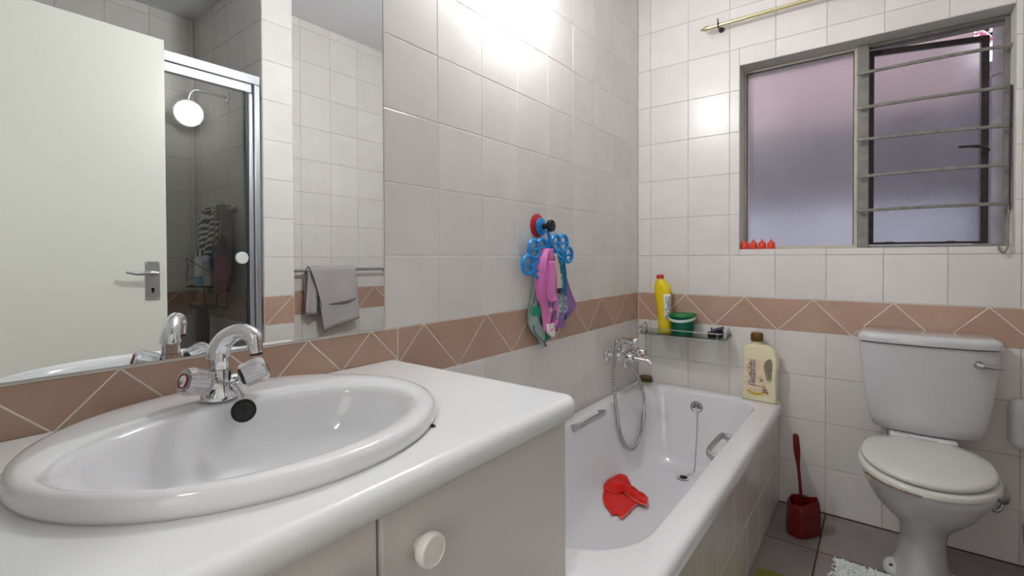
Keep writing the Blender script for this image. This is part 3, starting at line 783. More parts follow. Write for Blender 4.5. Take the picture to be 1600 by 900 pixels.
def onlabel(x, z, d, rot): return Matrix.Translation(BP(x, z, d))@fr@Matrix.Rotation(radians(rot), 4, 'Z')
text('Satiskin', .040, onlabel(-.024, .128, .0280, 90), 'lettering', 'brown_print', lb, bold=.0019, shear=.3, depth=.0002)
text('Satiskin', .040, onlabel(-.024, .128, .0285, 90), 'lettering', 'white_print', lb, bold=-.0004, shear=.3, depth=.0002)
text('Luxurious Silk', .0125, onlabel(-.004, .074, .0280, -4), 'lettering', 'brown_print', lb, shear=.2, depth=.0002)
text('Y', .024, onlabel(.014, .098, .0280, -40), 'lettering', 'brown_print', lb, bold=.0004, depth=.0002)
g = Geo()
for k in range(14):
    x = -.040+.005*k; z = .045-.012*sin(k/13*pi)
    g.lathe([(.006, 0), (.001, .0006)], BP(x, z, .0277), (0, -1, 0), 8)
g.obj('leaf_print', 'gold_print', lb)
g = Geo()
for x, z, r in ((.030, .050, .006), (.036, .058, .005), (.030, .066, .004), (.024, .058, .005), (.040, .046, .006)): g.lathe([(r, 0), (.001, .0009)], BP(x, z, .0277), (0, -1, 0), 5)
g.obj('flower_print', 'brown_cap', lb)

# bath mixer on the mirror wall
bm_ = thing('bath_mixer', 'chrome bath mixer tap with shower hose on the left wall', 'tap', (.05, -.31, .65))
MZ = .66
for y in (-.385, -.235):
    Geo().lathe([(.032, .0), (.033, .003), (.028, .009), (.015, .012), (.012, .030), (.016, .032), (.016, .046)], (.0035, y, MZ), (1, 0, 0), 28).obj('wall_flange', 'chrome', bm_)
Geo().lathe([(.001, -.100), (.016, -.098), (.021, -.090), (.0215, -.045), (.019, -.03), (.019, .03), (.0215, .045), (.021, .090), (.016, .098), (.001, .1)], (.058, -.31, MZ), (0, 1, 0), 28).obj('body', 'chrome', bm_)
for y in (-.385, -.235):
    k_ = Geo().lathe([(.013, .018), (.0135, .03), (.020, .034), (.0215, .040), (.020, .078), (.017, .082), (.001, .083)], (.058, y, MZ), (1, 0, .02), 8).obj('knob', 'chrome', bm_, bevel=.002)
    Geo().lathe([(.011, .0835), (.009, .086), (.001, .0865)], (.058, y, MZ), (1, 0, .02), 16).obj('knob_cap', 'steel', k_)
Geo().tube(catmull([(.072, -.31, MZ-.012), (.10, -.31, MZ-.015), (.150, -.305, MZ-.020), (.180, -.30, MZ-.022), (.192, -.298, MZ-.034)], 6), [.013]*8+[.011]*9+[.0115]*8, 16).obj('spout', 'chrome', bm_)
Geo().lathe([(.009, 0), (.009, -.03), (.011, -.032), (.011, -.045)], (.060, -.31, MZ-.018), (0, 0, 1), 16).obj('hose_outlet', 'chrome', bm_)
g = Geo(); g.lathe([(.012, .018), (.010, .045), (.012, .05)], (.058, -.31, MZ), (0, 0, 1), 16)
g.tube([(.058, -.335, MZ+.078), (.058, -.33, MZ+.055), (.058, -.31, MZ+.046), (.058, -.29, MZ+.055), (.058, -.285, MZ+.078)], .006, 10); g.obj('cradle', 'chrome', bm_)
hs = thing('hand_shower', 'chrome hand shower resting in the mixer cradle with its flexible hose', 'hand shower', (.06, -.31, .72))
Geo().tube(catmull([(.060, -.365, .742), (.060, -.34, .738), (.061, -.31, .730), (.064, -.275, .722), (.072, -.245, .716)], 5), [.009, .010, .010, .011, .011, .0115, .012, .0125, .013, .013, .0135, .014, .014, .015, .015, .016, .016, .017, .017, .018, .018], 14).obj('handle', 'chrome', hs)
Geo().lathe([(.016, -.018), (.026, -.004), (.028, .012), (.026, .016), (.022, .0155), (.001, .015)], (.080, -.238, .712), (.8, -.1, -.35), 26).obj('head', 'chrome', hs)
hp = catmull([(.060, -.365, .742), (.064, -.395, .748), (.078, -.435, .740), (.085, -.459, .712), (.085, -.479, .611), (.085, -.473, .52), (.096, -.475, .433), (.112, -.477, .348), (.124, -.453, .279), (.133, -.391, .231), (.133, -.331, .233), (.128, -.274, .261), (.121, -.223, .309), (.112, -.185, .362), (.097, -.157, .435), (.087, -.175, .494), (.083, -.239, .559), (.072, -.29, .609), (.061, -.308, .632)], 12)
R_ = [.0086 if i % 2 else .0070 for i in range(len(hp))]
g = Geo(); g.tube(hp, R_, 12); g.obj('hose', 'hose', hs, angle=20)

# shelf with basket wire on the window wall
sh_ = thing('wire_shelf', 'small glass bath shelf with chrome wire rail on the wall', 'shelf', (.27, -.06, .742))
SZ = .742
gp = rrect(.050, .480, -.128, -.010, .045, 8, rs=(.004, .004, .05, .05))
Geo().loft([[(x, y, SZ) for x, y in gp], [(x, y, SZ+.005) for x, y in gp]]).obj('glass_plate', 'shelf_glass', sh_, smooth=False)
rl = [(x, y, SZ+.030) for x, y in [(.050, -.03), (.048, -.085), (.062, -.118), (.10, -.131), (.43, -.131), (.468, -.118), (.482, -.085), (.480, -.03)]]
g = Geo(); g.tube(catmull(rl, 6), .0026, 8)
g.tube([(x, y, SZ-.003) for x, y, z in catmull(rl, 6)], .0026, 8)
for p in ((.0475, -.06), (.482, -.06), (.08, -.127), (.45, -.127)): g.tube([(p[0], p[1], SZ-.003), (p[0], p[1], SZ+.03)], .0022, 8)
g.obj('wire_rail', 'steel', sh_)
for x in (.052, .478):
    g = Geo(); g.tube(catmull([(x, -.030, SZ-.003), (x, -.006, SZ+.0), (x, -.0055, SZ+.03), (x, -.03, SZ+.046), (x, -.058, SZ+.028), (x, -.06, SZ-.003)], 6), .0026, 8)
    g.lathe([(.008, 0), (.006, .004)], (x, -.0035, SZ+.012), (0, -1, 0), 12)
    g.obj('bracket', 'steel', sh_)
# yellow bottle
yb = thing('cleaner_bottle', 'tall yellow cleaner bottle with red cap on the glass shelf', 'bottle', (.172, -.065, SZ+.0055))
Z0 = SZ+.0056
def yr(cx, a, b_, z): return [(cx+a*cos(2*pi*k/32), -.062+b_*sin(2*pi*k/32), Z0+z) for k in range(32)]
Geo().loft([yr(.174, .030, .022, 0), yr(.174, .034, .025, .004), yr(.174, .034, .025, .05), yr(.171, .035, .026, .11), yr(.166, .040, .027, .17), yr(.163, .043, .027, .215), yr(.160, .041, .026, .243), yr(.154, .030, .022, .262), yr(.150, .019, .017, .274), yr(.149, .017, .016, .279)]).obj('body', 'yellow', yb, angle=60)
Geo().lathe([(.0185, .2795), (.019, .292), (.014, .300), (.001, .301)], (.149, -.062, Z0), (0, 0, 1), 20).obj('cap', 'red_cap', yb)
def ylab(u0, u1, z0, z1, off, m, name='label'):
    pts = []; g = Geo(); N = 10
    R = []
    for i in range(9):
        z = z0+(z1-z0)*i/8; cx, a, b_ = .172, .0352, .0262
        if z > .11: cx, a = .172-.006*(z-.11)/.06, .0352+.006*(z-.11)/.06; 
        cx -= .0; R.append([(cx+(a+off)*cos(th), -.062+(b_+off)*sin(th), Z0+z) for th in [radians(u0+(u1-u0)*k/N) for k in range(N+1)]])
    v = [p for r in R for p in r]; f = [(i*(N+1)+j, i*(N+1)+j+1, (i+1)*(N+1)+j+1, (i+1)*(N+1)+j) for i in range(8) for j in range(N)]
    g.add(v, f); return g.obj(name, m, yb, solid=.0003)
ylab(285, 350, .075, .20, .0014, 'white_label')
for u, z0, z1 in ((337, .085, .19), (329, .09, .185), (320, .12, .19), (312, .12, .165), (303, .15, .19)): ylab(u-2, u+1.5, z0, z1, .0020, 'navy', 'print')
for u, z0 in ((316, .085), (300, .085), (308, .100), (298, .115)): ylab(u-4, u+4, z0, z0+.010, .0020, 'navy', 'print')
# green tub with lid
gb = thing('plastic_tub', 'dark green plastic tub with lid and pale handle on the glass shelf', 'tub', (.268, -.075, Z0))
GC = (.268, -.072, Z0)
Geo().lathe([(.001, 0), (.050, 0), (.053, .003), (.062, .088), (.064, .09)], GC, (0, 0, 1), 40).obj('body', 'green', gb)
Geo().lathe([(.0645, .0905), (.068, .091), (.068, .101), (.0655, .104), (.0635, .1035), (.0625, .1005), (.001, .1005)], GC, (0, 0, 1), 40).obj('lid', 'green_lid', gb)
g = Geo(); hr = []
for k in range(25):
    a = radians(180+180*k/24); hr.append((GC[0]+.0665*cos(a), GC[1]+.0665*sin(a)-.001, GC[2]+.090-.018*sin(pi*k/24)))
rings = [[(p[0]+dx*(p[0]-GC[0])*.03, p[1]+dx*(p[1]-GC[1])*.03, p[2]+dz*.0065) for dx, dz in ((0, -1), (1, -1), (1, 1), (0, 1))] for p in hr]
g.loft(rings); g.obj('handle', 'clear_handle', gb)
sp_ = thing('sponge', 'black and purple sponge scourer at the end of the glass shelf', 'sponge', (.43, -.075, Z0))
g = Geo(); g.loft([[(.430+a*.033*s, -.082+b_*.026*s, Z0+h+(.006*a+.003*sin(7*b_) if h > .02 else 0)) for a, b_ in rrect(-1, 1, -1, 1, .35, 4)] for h, s in ((.0006, .9), (.006, 1), (.026, 1), (.031, .94))]); g.obj('foam', 'sponge_dark', sp_)
g = Geo(); g.loft([[(.438+a*.028*s, -.082+b_*.024*s, Z0+h+.009*a+.003*sin(4*b_)) for a, b_ in rrect(-1, 1, -1, 1, .5, 4)] for h, s in ((.033, .95), (.038, 1), (.046, .85))]); g.obj('scourer', 'sponge_purple', sp_)
Geo().add([(.405, -.075, Z0+.030), (.418, -.080, Z0+.030), (.409, -.060, Z0+.032), (.408, -.074, Z0+.050)], [(0, 1, 2), (0, 1, 3), (1, 2, 3), (0, 2, 3)]).obj('tag', 'sponge_dark', sp_)

# ------------------------------------------------------------------ red cloth in the bath
def blob_cloth(outline, zf, hf, name, m, parent, N=9, seg=7):
    """closed cloth patch: radial grid from centre to outline, height hf(x,y,s)"""
    P = catmull([(x, y, 0) for x, y in outline], seg, True); c = sum((Vector(p) for p in P), Vector())/len(P)
    rings = []
    for i in range(1, N+1):
        s = i/N
        rings.append([(c.x+(p.x-c.x)*s, c.y+(p.y-c.y)*s, zf(c.x+(p.x-c.x)*s, c.y+(p.y-c.y)*s)+hf(c.x+(p.x-c.x)*s, c.y+(p.y-c.y)*s, s)) for p in P])
    v = [(c.x, c.y, zf(c.x, c.y)+hf(c.x, c.y, 0))]+[q for r in rings for q in r]; n = len(P)
    f = [(0, 1+j, 1+(j+1) % n) for j in range(n)]
    for i in range(N-1):
        for j in range(n): f.append((1+i*n+j, 1+i*n+(j+1) % n, 1+(i+1)*n+(j+1) % n, 1+(i+1)*n+j))
    return Geo().add(v, f).obj(name, m, parent, solid=.0035, angle=180, sub=1), [Vector(q) for q in rings[-1]]
def tubz(x, y):   # bath bottom near the left side
    d = max(0, (x-IX0)/.9); T_ = [(0, .462), (.016, .42), (.032, .34), (.048, .25), (.060, .18), (.078, .135), (.105, .112), (.15, .103), (.2, .101)]
    for (a, p), (b, q) in zip(T_[:-1], T_[1:]):
        if d <= b: return p+(q-p)*(d-a)/(b-a)+.005
    return .106
rc = thing('face_cloth', 'crumpled red cloth lying in the bottom of the bath', 'cloth', (.18, -.6, .12))
A, ol = blob_cloth([(.140, -.690), (.158, -.728), (.198, -.755), (.218, -.772), (.233, -.752), (.255, -.774), (.262, -.735), (.262, -.660), (.262, -.610), (.215, -.58), (.165, -.585), (.140, -.63)], tubz,
    lambda x, y, s: .012*(1-s**3)*(.6+.4*sin(40*x+25*y))+.003, 'base_layer', 'red_cloth', rc)
Geo().tube([p+Vector((0, 0, .003)) for p in ol[34:58]], .0022, 6).obj('hem', 'red_hem', A)
B_, ol = blob_cloth([(.140, -.690), (.133, -.650), (.134, -.590), (.136, -.545), (.140, -.505), (.150, -.485), (.172, -.500), (.195, -.520), (.240, -.540), (.276, -.560), (.292, -.588), (.305, -.636), (.268, -.632), (.228, -.618), (.190, -.600), (.162, -.630)], tubz,
    lambda x, y, s: .026*(1-s**2)**.7*(.55+.45*sin(95*x-70*y+1))+.012+.010*sin(60*y+30*x)*(1-s), 'folded_layer', 'red_cloth', rc)
Geo().tube([p+Vector((0, 0, .003)) for p in ol[66:98]], .0022, 6).obj('hem', 'red_hem', B_)

# ------------------------------------------------------------------ suction hook, clip hanger and little clothes on the left wall
LW = lambda y, z, d: (.004+d, y, z)
hk = thing('suction_hook', 'red, blue and black suction hook stuck on the left tiled wall', 'hook', (.004, -.975, 1.262))
Geo().lathe([(.001, 0), (.046, 0), (.046, .0015), (.030, .006), (.001, .008)], (.0045, -.980, 1.262), (1, 0, 0), 32).obj('suction_cup', 'red_cap', hk)
Geo().lathe([(.001, .0085), (.034, .009), (.034, .014), (.020, .018), (.001, .018)], (.0045, -.970, 1.258), (1, 0, 0), 28).obj('blue_disc', 'blue', hk)
Geo().lathe([(.001, .018), (.012, .0185), (.010, .040), (.022, .045), (.024, .052), (.022, .060), (.001, .062)], (.0045, -.965, 1.260), (1, 0, 0), 28).obj('black_knob', 'black', hk)
hg = thing('clip_hanger', 'bright blue plastic ring hanger for small laundry', 'hanger', (.03, -.95, 1.13))
HX = .038
g = Geo(); g.tube(catmull([(HX, -.965, 1.243), (HX+.004, -.955, 1.222), (HX, -.950, 1.19), (HX, -.948, 1.155)], 6), .0065, 10)
g.tube(catmull([(HX, -1.07, 1.10), (HX, -1.03, 1.125), (HX+.004, -.99, 1.135), (HX+.004, -.95, 1.15), (HX+.004, -.91, 1.15), (HX, -.86, 1.135), (HX, -.83, 1.12)], 6), .0075, 10)
g.obj('frame', 'blue', hg)
for y, z, r in ((-1.050, 1.170, .033), (-.998, 1.178, .030), (-1.088, 1.112, .033), (-1.020, 1.092, .032), (-.900, 1.196, .030), (-.845, 1.197, .032), (-.805, 1.150, .030), (-.880, 1.135, .029)):
    g = Geo(); g.tube([(HX, y+r*cos(2*pi*k/22), z+r*sin(2*pi*k/22)) for k in range(22)], .0078, 8, closed=True)
    g.tube([(HX, y-r*.9, z-.004), (HX, y+r*.9, z+.002)], .006, 8)
    g.obj('clip_ring', 'blue', hg)
G_ = 'small clothes hanging from the blue hanger'
o = drape('purple_cloth', [(-.895, -.845, 1.135), (-.89, -.815, 1.07), (-.89, -.765, .99), (-.90, -.725, .935), (-.915, -.76, .905), (-.92, -.84, .868)], LW, 'purple', amp=.014, folds=3, x0=.014, phase=.5)
tag(o, 'purple cloth spreading to the right under the blue hanger', 'cloth', G_)
o = drape('mint_cloth', [(-1.025, -.96, 1.06), (-1.045, -.96, .99), (-1.07, -.96, .935), (-1.065, -.94, .89), (-1.045, -.885, .86), (-1.01, -.90, .832), (-.985, -.955, .805), (-.975, -.965, .79)], LW, 'mint', amp=.012, folds=2, x0=.012, phase=2)
tag(o, 'mint and white cloth hanging lowest with a green patch', 'cloth', G_)
k_ = drape('green_band', [(-1.070, -1.000, .957), (-1.076, -1.006, .935), (-1.060, -1.000, .918)], LW, 'mintgreen', o, amp=.006, folds=1, x0=.034, thick=.001, ncol=8)
k_ = drape('green_patch', [(-.940, -.905, .868), (-.955, -.905, .848), (-.985, -.955, .822)], LW, 'mintgreen', o, amp=.006, folds=1, x0=.032, thick=.001, ncol=8)
k_ = drape('dark_edge', [(-1.062, -1.054, .885), (-1.052, -1.043, .855), (-.995, -.985, .815), (-.982, -.970, .795)], LW, 'slate', o, amp=.003, folds=1, x0=.034, thick=.001, ncol=4)
o = drape('teal_cloth', [(-.925, -.855, 1.13), (-.925, -.835, 1.06), (-.925, -.832, .99), (-.93, -.825, .93), (-.93, -.84, .89), (-.93, -.86, .865)], LW, 'teal', amp=.020, folds=3, x0=.024, phase=1)
tag(o, 'teal patterned cloth between the pink and the purple one', 'cloth', G_)
drape('grey_fold', [(-.935, -.905, 1.0), (-.945, -.84, .965), (-.945, -.85, .925), (-.945, -.90, .90)], LW, 'greycloth', o, amp=.014, folds=2, x0=.046, phase=2, thick=.0015)
drape('purple_fringe', [(-.945, -.865, .918), (-.95, -.868, .885), (-.952, -.872, .860)], LW, 'purple', o, amp=.014, folds=5, x0=.042, phase=2, thick=.0015)
pk = drape('pink_garment', [(-.995, -.950, 1.172), (-1.040, -.925, 1.13), (-1.048, -.900, 1.07), (-1.042, -.888, 1.00), (-1.018, -.875, .955), (-1.012, -.885, .915), (-1.008, -.900, .885), (-1.005, -.955, .860)], LW, 'pink', amp=.020, folds=2.2, x0=.038, phase=3.4)
tag(pk, 'pink printed baby garment hanging in front of the others', 'clothing', G_)
drape('sleeve', [(-1.018, -.975, 1.125), (-1.030, -.962, 1.07), (-1.028, -.962, 1.02), (-1.022, -.958, .988), (-1.010, -.97, .972)], LW, 'pink', pk, amp=.010, folds=1, x0=.066, phase=1, thick=.003)
drape('cream_lining', [(-.976, -.960, 1.15), (-.970, -.940, 1.10), (-.960, -.930, 1.05), (-.958, -.935, 1.01)], LW, 'cream_cloth', pk, amp=.006, folds=1, x0=.072, phase=0, thick=.0015)
drape('grey_print', [(-.936, -.910, 1.075), (-.936, -.902, 1.04), (-.934, -.905, 1.02)], LW, 'mint', pk, amp=.004, folds=1, x0=.064, thick=.001, ncol=8)
Geo().sphere((.074, -.922, 1.057), .007, n=12, sc=(.3, 1, 1)).obj('button_print', 'black', pk)
drape('blue_patch', [(-.998, -.962, 1.005), (-1.0, -.962, .975), (-1.0, -.966, .95)], LW, 'slate', pk, amp=.004, folds=1, x0=.062, thick=.001, ncol=8)
drape('dark_patch', [(-.962, -.935, 1.020), (-.962, -.935, 1.000)], LW, 'brown_print', pk, amp=.003, folds=1, x0=.076, thick=.001, ncol=6)
drape('care_label', [(-1.000, -.975, .946), (-1.002, -.977, .930)], LW, 'pale', pk, amp=.002, folds=1, x0=.066, thick=.001, ncol=6)
o = drape('white_sock', [(-1.0, -.95, .885), (-1.005, -.945, .862), (-.985, -.94, .845), (-.965, -.95, .835)], LW, 'white_print', amp=.010, folds=3, x0=.050)
tag(o, 'small white sock peeking out below the pink garment', 'sock', G_)
o = drape('magenta_cloth', [(-.935, -.915, .93), (-.935, -.90, .89), (-.93, -.905, .865), (-.925, -.91, .85)], LW, 'magenta', amp=.010, folds=1, x0=.040)
tag(o, 'dark pink cloth tip hanging right of the pink garment', 'cloth', G_)

# ------------------------------------------------------------------ window
FY = .098
wn = thing('window_1', '', '', (.98, .11, WZ0)); wn['kind'] = 'structure'; del wn['label']; del wn['category']
g = Geo()
fx0, fx1, fz0, fz1 = WX0+.001, 1.002, WZ0+.001, WZ1-.001
g.box(fx0, fx0+.010, FY, FY+.03, fz0, fz1); g.box(fx0+.010, .968, FY, FY+.03, fz0, fz0+.014); g.box(fx0+.010, .968, FY, FY+.03, fz1-.012, fz1)
g.box(.968, .981, FY-.004, FY+.03, fz0, fz1)
g.obj('fixed_frame', 'cream_frame', wn, bevel=.0015)
g = Geo(); g.box(.981, 1.020, FY-.012, FY+.04, fz0, fz1); g.box(1.440, WX1-.001, FY, FY+.04, fz0, fz1); g.box(1.020, 1.440, FY, FY+.04, fz1-.012, fz1); g.box(1.020, 1.440, FY, FY+.04, fz0, fz0+.010)
g.obj('casement_frame', 'grey_frame', wn, bevel=.0015)
Geo().box(fx0+.0105, .9675, FY+.012, FY+.016, fz0+.0145, fz1-.0125).obj('frosted_pane', 'frost', wn, smooth=False)
g = Geo(); g.box(fx0+.0102, fx0+.0135, FY+.009, FY+.0115, fz0+.0145, fz1-.0125); g.box(fx0+.0135, .967, FY+.009, FY+.0115, fz1-.0160, fz1-.0125); g.box(.964, .9675, FY+.009, FY+.0115, fz0+.0145, fz1-.016)
g.obj('putty', 'dark_frame', wn)
# opened casement sash, hinged at the mullion, swung outwards
ang = radians(15); hx, hy = 1.022, FY+.042; SWD = .408
def SP(a, d, z): return (hx+a*cos(ang)-d*sin(ang), hy+a*sin(ang)+d*cos(ang), z)
def sbox(g, a0, a1, d0, d1, z0, z1, m=0):
    v = [SP(a, d, z) for a in (a0, a1) for d in (d0, d1) for z in (z0, z1)]
    g.add(v, [(0, 1, 3, 2), (4, 6, 7, 5), (0, 4, 5, 1), (2, 3, 7, 6), (0, 2, 6, 4), (1, 5, 7, 3)], m)
g = Geo(); sz0, sz1 = WZ0+.016, WZ1-.016; tk = .024
sbox(g, 0, tk*.7, 0, .02, sz0, sz1); sbox(g, SWD-tk, SWD, 0, .02, sz0, sz1); sbox(g, tk*.7, SWD-tk, 0, .02, sz1-tk*.9, sz1); sbox(g, tk*.7, SWD-tk, 0, .02, sz0, sz0+.010)
ss = g.obj('casement_sash', 'dark_frame', wn, smooth=False)
g = Geo(); sbox(g, tk*.7+.0005, SWD-tk-.0005, .008, .012, sz0+.0105, sz1-tk*.9-.0005); g.obj('sash_pane', 'frost_dark', ss, smooth=False)
g = Geo()
g.lathe([(.012, 0), (.012, .012), (.008, .016), (.008, .03)], SP(SWD-.016, -.0005, 1.570), (sin(ang), -cos(ang), 0), 14)
g.tube(catmull([SP(SWD-.016, -.030, 1.572), SP(SWD-.030, -.034, 1.582), SP(SWD-.06, -.032, 1.588), SP(SWD-.108, -.030, 1.590)], 5), [.009]*6+[.007]*5+[.005]*5, 8); g.obj('sash_handle', 'dark_frame', ss)
for a in (.06, .27):
    g = Geo(); sbox(g, a, a+.03, -.006, 0, sz0+.003, sz0+.012); g.obj('sash_clip', 'dark_frame', ss)
# burglar bars
bb_ = thing('burglar_bars', 'five grey flat burglar bars across the open casement', 'window bars', (1.22, .055, 1.33))
for zl, zr in ((1.931, 1.931), (1.782, 1.776), (1.644, 1.630), (1.485, 1.483), (1.337, 1.336)):
    g = Geo(); y0 = .058
    P = [(.985, y0+.006, zl), (1.00, y0, zl), (1.22, y0-.004, (zl+zr)/2+.002), (1.44, y0, zr), (1.4535, y0, zr)]
    rings = [[(p[0], p[1]+a*.005, p[2]+b*.0065) for a, b in rrect(-1, 1, -1, 1, .5, 2)] for p in catmull(P, 4)]
    g.loft(rings); g.obj('bar', 'bar', bb_)
# casement stay hanging at the right jamb
cs = thing('casement_stay', 'dark metal window stay with a hooked end at the right jamb', 'window stay', (1.446, .03, 1.2))
g = Geo(); P = catmull([(1.4485, .040, 1.775), (1.4475, .040, 1.60), (1.4465, .035, 1.42), (1.4455, .030, 1.31)], 6)
g.loft([[(p.x+a*.003, p.y+b*.008, p.z) for a, b in rrect(-1, 1, -1, 1, .4, 2)] for p in P]); g.obj('stay_bar', 'dark_frame', cs)
g = Geo(); g.tube(catmull([(1.445, .030, 1.33), (1.440, .018, 1.27), (1.436, .0, 1.21), (1.434, -.012, 1.17), (1.425, -.016, 1.150), (1.414, -.014, 1.158), (1.412, -.008, 1.175)], 6), .0035, 8); g.obj('stay_hook', 'grey_frame', cs)

# candles on the sill
def candle(x, label):
    t = thing('candle', label, 'candle', (x, .028, WZ0+.0015), 'red candles on the window sill')
    Geo().lathe([(.001, 0), (.0165, 0), (.0172, .002), (.0172, .025), (.0155, .0275), (.010, .034), (.0055, .039), (.0042, .043), (.001, .0445)], (x, .028, WZ0+.0016), (0, 0, 1), 26).obj('wax', 'red_wax', t)
    Geo().lathe([(.0014, .0446), (.001, .052)], (x, .028, WZ0+.0016), (0, 0, 1), 8).obj('wick', 'red_wax', t)
    return t
c0 = candle(.5385, 'leftmost of the four small red candles, against the window jamb')
for dx, l in ((.0375, 'second small red candle from the window jamb'), (.075, 'third small red candle from the window jamb'), (.1135, 'rightmost of the four small red candles on the sill')):
    r = c0.copy(); COL.objects.link(r); r.location.x += dx; r['label'] = l
    for chd in list(c0.children):
        c = chd.copy(); COL.objects.link(c); c.parent = r; c.matrix_parent_inverse = chd.matrix_parent_inverse.copy()

# curtain rod
cr = thing('curtain_rod', 'brass curtain rod with pointed finial above the window', 'curtain rod', (.9, -.06, 2.257))
Geo().tube([(.385, -.06, 2.257), (1.62, -.06, 2.257)], .0095, 16).obj('rod', 'brass', cr)
Geo().lathe([(.0098, .032), (.013, .030), (.013, .026), (.011, .024), (.0145, .020), (.0145, .015), (.011, .008), (.006, -.004), (.001, -.012)], (.362, -.06, 2.257), (1, 0, 0), 20).obj('finial', 'brass', cr)
for x in (.436, 1.56):
    g = Geo(); g.tube([(x, -.0045, 2.257), (x, -.06, 2.257)], .004, 8)
    g.tube([(x, -.06+.0125*cos(2*pi*k/16), 2.257+.0125*sin(2*pi*k/16)) for k in range(16)], .003, 8, closed=True)
    g.tube([(x, -.0725, 2.257), (x, -.074, 2.285)], .003, 8)
    g.lathe([(.014, 0), (.012, .004)], (x, -.0035, 2.257), (0, -1, 0), 16); g.obj('bracket', 'dark_frame', cr)

# ------------------------------------------------------------------ toilet
tl = thing('toilet', 'white close coupled toilet with closed lid', 'toilet', (1.197, -.3, 0))
TCX = 1.199
def dring(hw, yb, yf, bulge, z, n=20, r=.02):
    pts = []
    # back edge then rounded front
    pts.append((TCX+hw-.006, yb)); pts.append((TCX-hw+.006, yb)); pts.append((TCX-hw, yb-.006))
    for k in range(n+1):
        u = -1+2*k/n; y = yf-bulge*(1-abs(u)**2.2); x = TCX+hw*u
        if k == 0 or k == n: y = yf+r; 
        pts.append((x, y))
    pts.append((TCX+hw, yb-.006))
    return [(x, y, z) for x, y in pts]
def dr2(hw, yb, yf, bulge, z, n=26):
    out = []
    out += [(TCX+hw, yb), (TCX+hw*.98, yb+.0), (TCX-hw*.98, yb+.0), (TCX-hw, yb)]
    for k in range(n+1):
        a = pi+pi*k/n   # superellipse front half
        c, s_ = cos(a), sin(a)
        x = hw*math.copysign(abs(c)**.28, c); y = -((abs(s_))**.55)
        out.append((TCX+x, (yf+.03)+y*(.03+bulge*(1-(x/hw)**2)) if True else 0))
    return [(x, y, z) for x, y in out]
g = Geo()
g.loft([dr2(.120, -.045, -.150, .016, .4705), dr2(.143, -.032, -.166, .020, .473), dr2(.157, -.024, -.173, .022, .482), dr2(.168, -.018, -.178, .024, .52), dr2(.180, -.014, -.181, .026, .59), dr2(.191, -.010, -.183, .027, .68), dr2(.197, -.008, -.184, .028, .75), dr2(.199, -.008, -.185, .028, .804)])
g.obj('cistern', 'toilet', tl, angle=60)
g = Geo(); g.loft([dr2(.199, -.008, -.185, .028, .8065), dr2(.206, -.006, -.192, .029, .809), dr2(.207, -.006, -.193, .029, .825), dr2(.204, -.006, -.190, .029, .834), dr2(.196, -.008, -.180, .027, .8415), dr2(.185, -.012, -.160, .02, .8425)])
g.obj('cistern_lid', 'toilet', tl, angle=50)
lv = Geo().lathe([(.012, 0), (.014, .003), (.013, .012), (.008, .018), (.001, .019)], (1.338, -.2085, .757), (0, -1, 0), 20).obj('flush_lever', 'steel', tl)
Geo().tube(catmull([(1.338, -.221, .757), (1.355, -.224, .756), (1.375, -.220, .753), (1.400, -.213, .753)], 5), [.010]*5+[.007]*5+[.005]*6, 12).obj('lever_arm', 'steel', lv)
def egg(a, yb, yf, z, cx=1.187, n=60):
    cy = yb+(yf-yb)*.46; out = []
    for k in range(n):
        t_ = 2*pi*k/n; c, s_ = cos(t_), sin(t_)
        if s_ > 0: x = a*math.copysign(abs(c)**.8, c); y = (yb-cy)*abs(s_)**.8
        else: x = a*c; y = (cy-yf)*s_
        out.append((cx+x, cy+y, z+(.05*(cy+y+.59) if z > .3995 else 0)))
    return out
g = Geo()
g.loft([egg(.172, -.20, -.585, .398), egg(.174, -.20, -.588, .385), egg(.170, -.19, -.580, .365), egg(.160, -.18, -.560, .330), egg(.145, -.17, -.53, .295), egg(.120, -.165, -.495, .262), egg(.092, -.16, -.462, .232), egg(.074, -.155, -.440, .20), egg(.066, -.15, -.430, .16), egg(.066, -.14, -.428, .11), egg(.070, -.13, -.432, .06), egg(.082, -.12, -.445, .02), egg(.086, -.118, -.450, .004), egg(.086, -.118, -.450, .0005)])
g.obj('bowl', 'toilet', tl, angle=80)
Geo().box(1.092, 1.290, -.205, -.03, .372, .4700).obj('rear_deck', 'toilet', tl, bevel=.012)
for sx in (-1, 1):
    f_ = Geo().loft([ell(1.187+sx*.080, -.30, .034*s, .055*s, z, 24) for s, z in ((1, .0005), (1, .008), (.8, .022), (.4, .030))]).obj('foot', 'toilet', tl, angle=60)
    Geo().lathe([(.007, 0), (.006, .004), (.001, .005)], (1.187+sx*.088, -.33, .0235), (sx*.4, -.5, 1), 12).obj('foot_bolt', 'dark_frame', f_)
def ringseat():
    g = Geo()
    g.loft([egg(.178, -.198, -.600, .4005), egg(.186, -.196, -.608, .404), egg(.186, -.196, -.608, .414), egg(.180, -.198, -.600, .4205), egg(.115, -.28, -.53, .4205), egg(.110, -.285, -.525, .410), egg(.115, -.28, -.53, .4005)], closed=True, cap0=False, cap1=False)
    return g.obj('seat', 'seat', tl, angle=50)
ringseat()
Geo().loft([egg(.160, -.205, -.578, .4235), egg(.174, -.200, -.588, .4255), egg(.178, -.198, -.592, .431), egg(.177, -.198, -.590, .438), egg(.168, -.204, -.580, .444), egg(.13, -.23, -.54, .4475), egg(.06, -.32, -.45, .449)]).obj('seat_lid', 'seat', tl, angle=60)
for x in (1.125, 1.25): Geo().lathe([(.014, 0), (.014, .04)], (x-.02, -.205, .458), (1, 0, 0), 16).obj('hinge', 'seat', tl)
